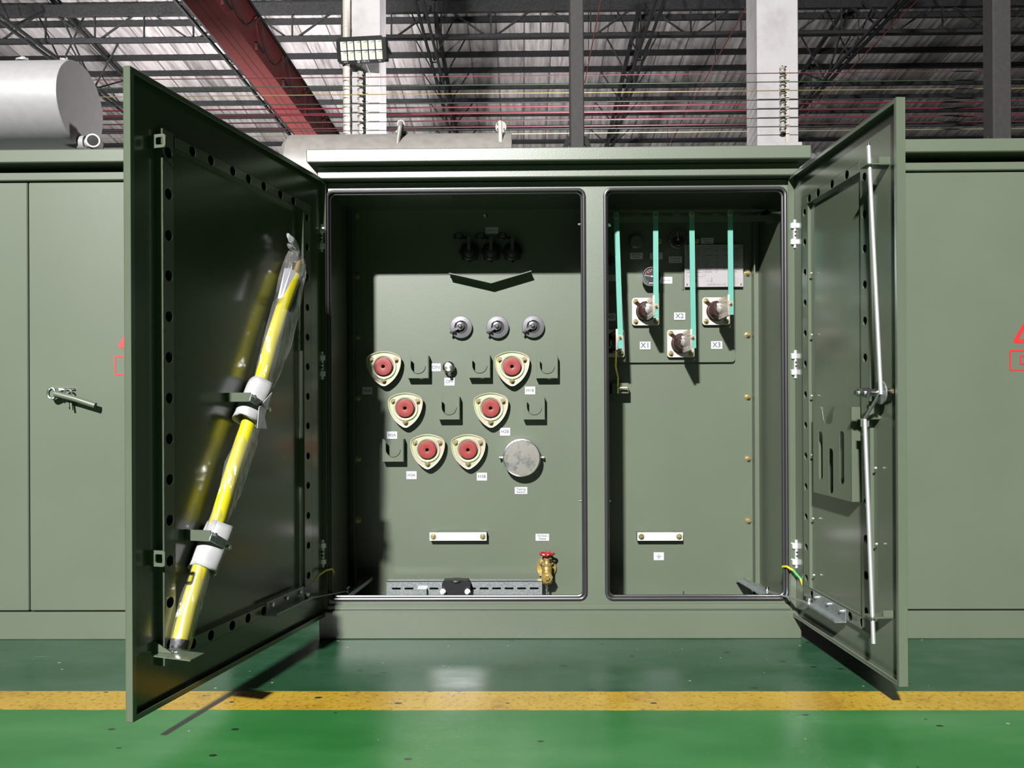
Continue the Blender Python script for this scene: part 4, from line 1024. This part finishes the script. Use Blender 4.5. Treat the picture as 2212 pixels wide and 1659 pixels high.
# right door fittings
HD = 0.011
uo0, uo1 = DR.at(1860, 860, HD).x, DR.at(1878, 860, HD).x
ui0, ui1 = DR.at(1733, 700, HD).x, DR.at(1745, 700, HD).x
zt0, zt1 = DR.at(1800, 407, HD).z, DR.at(1800, 385, HD).z
zb0, zb1 = DR.at(1815, 1333, HD).z, DR.at(1815, 1306, HD).z
ztop, zbot = DR.at(1860, 350, HD).z, DR.at(1880, 1370, HD).z
uc = (uo0+uo1)/2
channel(DR, doorR, uo0, zbot, uo1, ztop, [(uc, DR.at(1869, y_, HD).z) for y_ in (381, 462, 537, 615, 693, 773, 851, 930, 1008, 1086, 1164, 1242, 1320)], 0.0115)
uc = (ui0+ui1)/2
channel(DR, doorR, ui0, zb1, ui1, zt0, [(uc, DR.at(1738, y_, HD).z) for y_ in (459, 524, 589, 655, 721, 787, 853, 919, 985, 1051, 1116, 1181, 1247)], 0.0115)
zc_ = (zt0+zt1)/2
channel(DR, doorR, ui0, zt0, uo0-0.003, zt1, [(DR.at(x_, y_, HD).x, zc_) for x_, y_ in ((1748, 430), (1767, 418), (1797, 399), (1829, 380), (1853, 365))])
zc_ = (zb0+zb1)/2
channel(DR, doorR, ui0, zb0, uo1, zb1, [(DR.at(x_, y_, HD).x, zc_) for x_, y_ in ((1754, 1275), (1774, 1288), (1804, 1305), (1836, 1325), (1862, 1341))])
m = MB()
for x_, y_ in ((1751, 590), (1752, 723), (1752, 855), (1753, 983), (1755, 1120), (1757, 1242), (1890, 1011), (1892, 1175)):
    p = DR.at(x_, y_, 0.012); m.cyl((p.x, -0.008, p.z), (p.x, -0.0135, p.z), 0.0028, M_steelplate, 8)
m.obj('weld_stud', doorR)
# document pocket
a, b = DR.at(1757, 1072, 0.03), DR.at(1838, 880, 0.03); a.z = DR.at(1758, 1068, 0.03).z; b.z = DR.at(1838, 880, 0.03).z
u0, u1 = a.x, b.x; z0, z1 = DR.at(1800, 1075, 0.03).z, DR.at(1800, 879, 0.03).z; H_ = z1-z0; W_ = u1-u0
notch = [(u0+W_*0.62, z1), (u0+W_*0.56, z1-0.012)] + [(u0+W_*(0.42+0.12*math.cos(t_)), z1-0.03+0.0*W_+0.012*math.sin(t_)-0.008) for t_ in (0, -PI/4, -PI/2, -3*PI/4, -PI)] + [(u0+W_*0.26, z1-0.012), (u0+W_*0.20, z1)]
m = MB(); out = [(u0, z0), (u1, z0), (u1, z1)]+notch+[(u0, z1)]
slt = [rrect(u0+W_*0.16, z0+H_*0.17, u0+W_*0.27, z0+H_*0.72, W_*0.05), rrect(u0+W_*0.44, z0+H_*0.04, u0+W_*0.55, z0+H_*0.54, W_*0.05), rrect(u0+W_*0.72, z0+H_*0.17, u0+W_*0.83, z0+H_*0.74, W_*0.05)]
m.plate(out, [s_[::-1] for s_ in slt], 0.0015, (0, -0.03, 0), X3, Z3, Y3, M_greendoor)
m.b2((u1-0.0015, -0.03, z0), (u1, 0, z1), M_greendoor); m.b2((u0, -0.03, z0), (u0+0.0015, 0, z1), M_greendoor); m.b2((u0, -0.03, z0), (u1, 0, z0+0.0015), M_greendoor)
m.obj('document_pocket', doorR, smooth=False)
# lock rods and latch
WR = 0.045
a, b = DR.at(1876, 305, WR), DR.at(1903, 852, WR)
M_rod = simple('bright_rod', (0.62, 0.62, 0.64), 0.34, 0.8)
m = MB(); m.cyl(b, a-Vector((0, 0, 0.012)), 0.0052, M_rod, 14); m.cyl(a-Vector((0, 0, 0.012)), a, 0.0052, M_chrome, 14, 0.001); m.obj('lock_rod', doorR, label='bright upper lock rod')
a2, b2_ = DR.at(1868, 905, WR), DR.at(1887, 1390, WR)
m = MB(); m.cyl(a2, b2_, 0.0052, M_rod, 14); m.obj('lock_rod', doorR, label='bright lower lock rod')
for (x_, y_, f_) in ((1888, 351, 1), (1893, 1335, 1)):
    c_ = DR.at(x_, y_, WR); m = MB(); pr = DR.at(1876 if y_ < 900 else 1885, y_, WR)
    m.b2((pr.x-0.02, -WR-0.012, c_.z-0.0015), (pr.x+0.018, 0, c_.z+0.0015), M_greendoor)
    m.b2((pr.x+0.016, -WR*0.6, c_.z-0.002), (pr.x+0.018, 0, c_.z+0.018), M_greendoor); m.obj('rod_guide', doorR, smooth=False)
c_ = DR.at(1902, 848, 0.02); m = MB(); m.plate(circ(c_.x, c_.z, 0.030, 24), [], 0.004, (0, -0.022, 0), X3, Z3, Y3, M_galv)
m.cyl((c_.x, 0, c_.z), (c_.x, -0.055, c_.z), 0.009, M_chrome, 16)
lm = m.obj('latch_mechanism', doorR)
m = MB(); m.cyl((c_.x-0.0, -0.022, c_.z), (c_.x, -0.085, c_.z), 0.0065, M_chrome, 14); m.hexn((c_.x, -0.05, c_.z), (c_.x, -0.062, c_.z), 0.014, M_chrome); m.hexn((c_.x, -0.066, c_.z), (c_.x, -0.078, c_.z), 0.011, M_chrome); m.obj('latch_shaft', lm)
m = MB(); p = DR.at(1903, 846, WR); m.bar(p, a2+Vector((0.0, 0, 0.0)), 0.004, 0.007, M_galv); m.obj('latch_cam', lm)
p1, p2 = DR.at(1863, 862, 0.05), DR.at(1890, 905, 0.02); m = MB()
m.b2((p2.x-0.012, -0.030, p2.z), (p2.x-0.009, 0, p2.z+0.045), M_greendoor); m.b2((p2.x-0.03, -0.034, p2.z-0.001), (p2.x-0.009, -0.004, p2.z+0.002), M_greendoor)
m.cyl((p2.x-0.02, -0.006, p2.z+0.030), (p2.x-0.02, -0.028, p2.z+0.030), 0.0065, M_green, 16); m.b2((p2.x-0.012, -0.052, p2.z-0.020), (p2.x-0.009, -0.030, p2.z+0.001), M_greendoor); m.obj('padlock_hasp', lm, smooth=False)
c2_ = DR.at(1926, 845, 0.012); m = MB(); m.cyl((c2_.x-0.03, -0.012, c2_.z), (c2_.x, -0.012, c2_.z), 0.007, M_black, 14); m.hexn((c2_.x, -0.012, c2_.z), (c2_.x+0.01, -0.012, c2_.z), 0.006, M_bolt); m.obj('stop_bolt', lm)

# ================================================================== bagged yellow operating stick on the left door
SC = 0.036
def dw(px, py, w_=SC): return towor(DL, DL.at(px, py, w_))
base = dw(385, 1402)
S = thing('operating_stick', 'yellow insulated operating stick in a clear plastic bag, clamped inside the left door', 'stick', base)
def ls(p): return p-base
axis = [(385, 1402), (408, 1310), (432, 1232), (472, 1120), (505, 1010), (534, 925), (562, 832), (585, 745), (612, 662), (636, 596)]
pts = [ls(dw(*p)) for p in axis]
m = MB(); m.tube([pts[0]+(pts[1]-pts[0])*0.22]+pts[1:], 0.0195, M_yellow, 20); m.obj('stick_tube', S)
m = MB(); o_ = ls(dw(399, 1402, SC-0.01)); o2 = [ls(dw(*p)) for p in ((420, 1310), (446, 1232), (486, 1120), (519, 1010), (548, 925), (574, 832), (598, 745))]
m.tube([o_+(o2[0]-o_)*0.25]+o2, 0.0095, M_yellow, 12); m.obj('inner_section', S)
m = MB(); m.tube([pts[0]+(pts[1]-pts[0])*0.01, pts[0]+(pts[1]-pts[0])*0.22], 0.0205, M_black, 20); m.obj('end_cap', S, label='black end cap')
m = MB(); m.tube([pts[-1], pts[-1]+(pts[-1]-pts[-2])*0.35, pts[-1]+(pts[-1]-pts[-2])*0.5], 0.009, M_brass, 14); m.obj('stick_head', S)
m = MB(); m.bar(ls(dw(607, 690, SC-0.015)), ls(dw(656, 600, SC-0.015)), 0.012, 0.024, M_black, up=DL.n); m.obj('stick_hook', S, label='dark hook at the upper end')
def sleeve(a, b, r, rot):
    p0, p1 = ls(dw(*a)), ls(dw(*b)); ax = (p1-p0).normalized(); u, v = perp(ax); m = MB(); n = 44; L = (p1-p0).length; rows = []
    for k in range(9):
        c = p0+(p1-p0)*(k/8); ring = []
        for i in range(n+1):
            ang = rot+i*2*PI*1.35/n; rr = r*(0.86+0.17*i/n)+0.0008*math.sin(k*1.7+i*0.5)+0.0010*math.sin(i*0.9)
            ring.append(m.bm.verts.new(c+u*(rr*math.cos(ang))+v*(rr*math.sin(ang))+ax*(0.002*math.sin(i*0.6)*(1 if k in (0, 8) else 0))))
        rows.append(ring)
    for k in range(8):
        for i in range(n): m.face([rows[k][i], rows[k][i+1], rows[k+1][i+1], rows[k+1][i]], M_foam)
    o = m.obj('foam_sleeve', S, label='white foam wrap'); md = o.modifiers.new('thickness', 'SOLIDIFY'); md.thickness = 0.0035; md.offset = -1
sleeve((529, 910), (564, 830), 0.034, 4.2); sleeve((438, 1232), (475, 1138), 0.036, 4.2)
m = MB(); fl = [ls(dw(*p)) for p in ((560, 880, 0.078), (588, 848, 0.080), (584, 862, 0.080), (572, 900, 0.080), (577, 926, 0.080), (556, 925, 0.076))]
a_, b_, c1_, d_, e_, f_ = [m.bm.verts.new(p) for p in fl]; m.face([a_, b_, c1_], M_foam); m.face([a_, c1_, d_], M_foam); m.face([a_, d_, f_], M_foam); m.face([d_, e_, f_], M_foam)
o = m.obj('foam_flap', S, smooth=False); md = o.modifiers.new('thickness', 'SOLIDIFY'); md.thickness = 0.002
# clear bag
def bag(rows, name='plastic_bag', n=36, seed=1, mat=None):
    rr_ = random.Random(seed); ph = [rr_.uniform(0, 6.28) for _ in range(6)]; m = MB(); rings = []
    cs = [ls(dw(x, y, SC)) for x, y, wd in rows]
    # dense resample
    dense = []
    for i in range(len(rows)-1):
        for k in range(5): f = k/5; dense.append((cs[i].lerp(cs[i+1], f), rows[i][2]*(1-f)+rows[i+1][2]*f))
    dense.append((cs[-1], rows[-1][2]))
    for j, (c, wd) in enumerate(dense):
        d = (dense[min(j+1, len(dense)-1)][0]-dense[max(j-1, 0)][0]).normalized(); nrm = DL.n; u = d.cross(nrm).normalized(); v = u.cross(d).normalized()
        dist = (c+base-CAM).dot(FW); r = wd/2/F_PX*dist; ring = []
        for i in range(n):
            a = 2*PI*i/n; f = 1+0.05*math.sin(5*a+ph[0]+j*0.25)+0.04*math.sin(9*a+ph[1]-j*0.4)+0.03*math.sin(3*a+ph[2]+j*0.9)
            ring.append(m.bm.verts.new(c+u*(r*f*math.cos(a))+v*(min(r*0.72, 0.031)*f*math.sin(a))))
        rings.append(ring)
    for j in range(len(rings)-1):
        for i in range(n): m.face([rings[j][i], rings[j][(i+1) % n], rings[j+1][(i+1) % n], rings[j+1][i]], mat or M_film)
    return m.obj(name, S, label='clear crinkled plastic bag')
bag([(388, 1404, 46), (392, 1385, 54), (404, 1330, 58), (418, 1280, 56), (436, 1232, 50), (470, 1130, 46), (488, 1090, 48), (510, 1010, 62), (530, 960, 56), (545, 915, 46), (566, 838, 48), (580, 800, 62), (600, 730, 76), (618, 665, 78), (632, 605, 68), (637, 575, 60), (640, 558, 48), (647, 549, 10), (646, 545, 6)], seed=4)
bag([(647, 549, 5), (646, 544, 6), (640, 532, 15), (630, 519, 17), (622, 508, 9), (619, 505, 3)], name='bag_tail', seed=9, mat=M_filmw)
bag([(646, 545, 5), (636, 540, 12), (626, 533, 11), (620, 527, 3)], name='bag_tail', seed=11, mat=M_filmw)
m = MB(); pp = [ls(dw(*p)) for p in ((615, 579, 0.058), (640, 588, 0.072), (611, 641, 0.072), (600, 645, 0.058), (629, 580, 0.066), (605, 645, 0.066))]
v_ = [m.bm.verts.new(p) for p in pp]; m.face([v_[0], v_[4], v_[5], v_[3]], M_paper); m.face([v_[4], v_[1], v_[2], v_[5]], M_paper)
o = m.obj('folded_leaflet', S, smooth=False, label='folded white paper in the bag'); md = o.modifiers.new('thickness', 'SOLIDIFY'); md.thickness = 0.001

# ================================================================== neighbouring cabinets
def neighbour(x0, x1, top, seam, label, handle=None, sign=None, flip=1):
    t = thing('padmount_transformer', label, 'transformer', ((x0+x1)/2, 0, 0), 'green transformer cabinets'); off = Vector(((x0+x1)/2, 0, 0))
    h0 = len(bpy.data.objects)
    def O(mb, name, lab=None, par=t, sm=True):
        o = mb.obj(name, par, (0, 0, 0), label=lab, smooth=sm)
        me = o.data
        for v in me.vertices: v.co -= off
        return o
    ov = 0.032
    m = MB(); m.b2((x0-ov, -0.08, top-0.042), (x1+ov, 1.25, top), M_greenside, 0.003); O(m, 'roof_cap')
    m = MB(); m.b2((x0-0.008, -0.04, top-0.088), (x1+0.008, 0.40, top-0.046-0.014), M_greenside, 0.003); O(m, 'cornice')
    m = MB(); m.b2((x0-0.01, -0.036, 0.0), (x1+0.01, 0.0, 0.088), M_greenside, 0.002); m.b2((x0, 0, 0), (x1, 1.2, 0.085), M_green); O(m, 'base_plinth')
    m = MB(); m.b2((x0+0.02, 0.004, 0.085), (x1-0.02, 1.2, top-0.044), M_greenside, 0.003); O(m, 'tank_body')
    ed = [x0+0.002]+seam+[x1-0.002]; doors = []
    for a, b in zip(ed[:-1], ed[1:]):
        m = MB(); m.b2((a+0.0015, -0.034, 0.0925), (b-0.0015, 0.002, top-0.0925), M_greenside, 0.003); doors.append(O(m, 'cabinet_door'))
    return t, doors, O
topL = P(130, 322, -0.08).z; topR = P(2080, 299, -0.08).z
sx = P(62, 860, -0.034).x
tL, dL_, OL = neighbour(-2.75, -1.06, topL, [sx], 'closed green transformer cabinet at the left, with a long door handle')
tR, dR_, OR = neighbour(1.02, 2.60, topR, [], 'closed green transformer cabinet at the right edge of the row')
# handle
Yh = -0.06; a, b = P(120, 851, Yh), P(206, 876, Yh); m = MB()
m.cyl(Vector((a.x-0.008, -0.034, a.z)), Vector((a.x-0.008, -0.058, a.z)), 0.019, M_greenside, 24); m.tube([Vector((a.x, -0.062, a.z+0.001)), a.lerp(b, .5)+Vector((0, -0.004, 0.003)), b], 0.0095, M_greenside, 14)
hL = OL(m, 'door_handle', 'round handle bar', dL_[1])
m = MB(); m.tube([(a.x-0.012+0.012*math.cos(t_), -0.062, a.z+0.002+0.017*math.sin(t_)) for t_ in [2*PI*i/16 for i in range(16)]], 0.003, M_chrome, 8, close=True)
m.tube([(a.x+0.035+0.012*math.cos(t_), -0.05, a.z+0.004+0.010*math.sin(t_)) for t_ in [2*PI*i/12 for i in range(12)]], 0.0025, M_greenside, 8, close=True)
m.bar((a.x+0.028, -0.045, a.z-0.012), (a.x+0.032, -0.045, a.z-0.042), 0.010, 0.003, M_greenside, up=Y3); m.bar((a.x+0.040, -0.045, a.z-0.010), (a.x+0.046, -0.048, a.z-0.052), 0.006, 0.006, M_greenside, up=Y3)
OL(m, 'padlock_eye', None, dL_[1])
m = MB(); m.b2((a.x-0.03, -0.040, a.z+0.012), (a.x+0.05, -0.034, a.z+0.02), M_chrome, 0.001); OL(m, 'latch_rim', None, dL_[1])
def danger(px_left, py_tri_bot, py0, py1, O, par):
    Y = -0.0348; p = P(px_left, py1, Y); q = P(px_left, py0, Y); x0 = p.x; z0, z1 = p.z, q.z; W_ = 0.23; m = MB()
    m.plate(rrect(x0, z0, x0+W_, z1, 0.004), [rrect(x0+0.005, z0+0.005, x0+W_-0.005, z1-0.005, 0.002)[::-1]], 0.0006, (0, Y, 0), X3, Z3, Y3, M_signred)
    m.text('DANGER', 0.042, (x0+W_/2, Y-0.0004, (z0+z1)/2), X3, Z3, M_signred)
    zt_ = P(px_left, py_tri_bot, Y).z; cx = x0+W_/2; hw_ = W_/2-0.008; H_ = hw_*1.73
    tri = [(cx-hw_, zt_), (cx+hw_, zt_), (cx, zt_+H_)]; k = 0.80
    cc_ = (cx, zt_+H_/3); tin = [(cc_[0]+(x-cc_[0])*k, cc_[1]+(z-cc_[1])*k) for x, z in tri]
    def rnd_tri(t3, r):
        o = []
        for i in range(3):
            p0, p1, p2 = Vector(t3[i-1]), Vector(t3[i]), Vector(t3[(i+1) % 3]); d0 = (p0-p1).normalized()*r; d2 = (p2-p1).normalized()*r
            o += [tuple(p1+d0), tuple(p1+(d0+d2)*0.29), tuple(p1+d2)]
        return o
    m.plate(rnd_tri(tri, 0.012), [rnd_tri(tin, 0.006)[::-1]], 0.0006, (0, Y, 0), X3, Z3, Y3, M_signred)
    bl = [(0.01, 0.085), (-0.022, 0.05), (-0.004, 0.05), (-0.014, 0.018), (0.018, 0.058), (0.002, 0.058)]
    m.plate([(cx+x, zt_+0.022+z) for x, z in bl], [], 0.0006, (0, Y, 0), X3, Z3, Y3, M_signred)
    O(m, 'danger_sign', 'red warning triangle above a boxed word', par, False)
danger(247, 752, 768, 811, OL, dL_[1]); danger(2181, 741, 756, 801, OR, dR_[0])

# ================================================================== conservator tanks behind
def tank(xl, xr, Y, z, r, mat, name, label, dome):
    t = thing(name, label, 'tank', ((xl+xr)/2, Y, 0), 'oil conservator tanks'); hx = (xr-xl)/2
    m = MB(); L = [(0, -hx-dome), (r*0.6, -hx-dome*0.8), (r*0.9, -hx-dome*0.35), (r, -hx)] if dome else [(0, -hx), (r, -hx)]
    m.lathe(L+[(r, hx), (r*0.995, hx+0.006)], (0, 0, z), X3, mat, 72); m.obj('tank_shell', t)
    m = MB(); m.cyl((hx, 0, z), (hx+0.008, 0, z), r*0.992, mat, 72); m.obj('tank_end_plate', t)
    for s in (-1, 1):
        m = MB(); m.b2((s*hx*0.4-0.04, -r*0.3, 0), (s*hx*0.4+0.04, r*0.3, z-r*0.93), mat); m.obj('tank_support', t, smooth=False)
    return t, z, hx
Yt = 3.15; e = P(172, 228, Yt); r_ = 91/F_PX*(Yt-YO)
tk, z_, hx = tank(e.x-2.6, e.x, Yt, e.z, r_, M_tank, 'conservator_tank', 'large pale grey cylindrical oil tank behind the left cabinet', 0)
lx, ly_ = tk.location.x, Yt
m = MB(); c = P(196, 310, Yt); c = Vector((c.x-lx, 0.0, c.z)); m.cyl((hx, 0.0, c.z), (hx+0.05, 0.0, c.z), 0.055, M_tank, 24); m.cyl((hx+0.05, 0, c.z), (hx+0.12, 0, c.z), 0.035, M_tank, 20)
m.cyl((hx+0.12, 0.0, c.z-0.005), (hx+0.14, -0.08, c.z-0.005), 0.05, M_tank2, 24); m.cyl((hx+0.14, -0.08, c.z-0.005), (hx+0.1405, -0.082, c.z-0.005), 0.038, M_steel, 24); m.obj('outlet_flange', tk)
for px0, px1, y_ in ((33, 66, 133),):
    c = P((px0+px1)/2, y_+8, Yt); m = MB(); m.tube([(c.x-lx+0.028*math.cos(t_), 0, z_+r_+0.02+0.028*math.sin(t_)) for t_ in [2*PI*i/20 for i in range(20)]], 0.011, M_tank, 10, close=True); m.obj('lifting_eye', tk)
for px, wd in ((168-117, 0), (51, 0)): pass
for px, hw_ in ((50+0, 0.0),): pass
for px, hw_ in ((51, 0.05), (140, 0.03)):
    c = P(px, 140, Yt); m = MB(); m.cyl((c.x-lx, 0, z_+r_-0.01), (c.x-lx, 0, z_+r_+0.018), hw_*0.7, M_tank, 20); m.cyl((c.x-lx, 0, z_+r_+0.018), (c.x-lx, 0, z_+r_+0.03), hw_, M_tank, 20)
    for s in (-1, 1): m.hexn((c.x-lx+s*hw_*0.75, -0.01, z_+r_+0.005), (c.x-lx+s*hw_*0.75, -0.01, z_+r_+0.04), 0.007, M_tank)
    m.obj('top_flange', tk)
Yt2 = 1.95; a = P(640, 293, Yt2-0.0); b = P(1103, 293, Yt2); r2 = 0.26; zc_ = a.z-r2-0.01
tk2, z_, hx = tank(a.x, b.x, Yt2, zc_, r2, M_tank2, 'conservator_tank', 'weathered grey oil tank lying behind the middle cabinet', 0.09)
lx = tk2.location.x
def on(px, py, Y=Yt2-0.2): q = P(px, py, Y); return Vector((q.x-lx, Y-Yt2, q.z))
m = MB(); m.tube([on(857, 335), on(860, 300), on(864, 275), on(866, 266, Yt2-0.16)], 0.013, M_tank2, 14); m.cyl(on(866, 267, Yt2-0.15), on(866, 267, Yt2-0.13), 0.022, M_insul, 20)
m.cyl(on(867, 285, Yt2-0.1)-Z3*0.0, on(867, 285, Yt2-0.1)-Z3*0.008, 0.034, M_insul, 24); m.cyl(on(867, 289, Yt2-0.1), on(867, 289, Yt2-0.1)-Z3*0.008, 0.036, M_tank2, 24); m.cyl(on(866, 270, Yt2-0.1), on(867, 300, Yt2-0.1), 0.014, M_tank2, 14)
m.obj('vent_pipe', tk2, label='bent pipe with a flange')
m = MB(); m.tube([on(1082, 335), on(1081, 290), on(1080, 262)], 0.011, M_insul, 14); m.cyl(on(1082, 274, Yt2-0.12), on(1082, 274, Yt2-0.10), 0.031, M_insul, 24)
for s in ((-7, 5), (7, 5), (-7, -6)): q = on(1082+s[0], 274+s[1], Yt2-0.125); m.cyl(q, q-Y3*0.004, 0.004, M_blackmatt, 8)
m.obj('vent_pipe', tk2, label='straight pipe with a round flange')
def on_cyl(px, py):
    q = P(px, py, Yt2-0.1); zz = q.z-zc_; yy = -math.sqrt(max(0.0001, r2*r2-zz*zz)); q = P(px, py, Yt2+yy); return Vector((q.x-lx, yy, q.z))
for px, wd in ((716, 14), (832, 14), (945, 10), (917, 60)):
    q = on_cyl(px, 313); zz = q.z-zc_; hw_ = wd/2/F_PX*4.4; m = MB(); aa = -math.asin(zz/r2); R = Matrix.Rotation(aa, 3, 'X'); nn = Vector((0, -math.cos(aa), -math.sin(aa)))
    m.box(q+nn*0.001, (hw_*2, 0.004, 0.035), M_plate, R)
    for s in (-0.5, 0.5): m.box(q+nn*0.004+Vector((s*hw_, 0, 0)), (hw_*0.5, 0.003, 0.012), M_inkgrey, R)
    m.obj('rating_label', tk2, smooth=False)
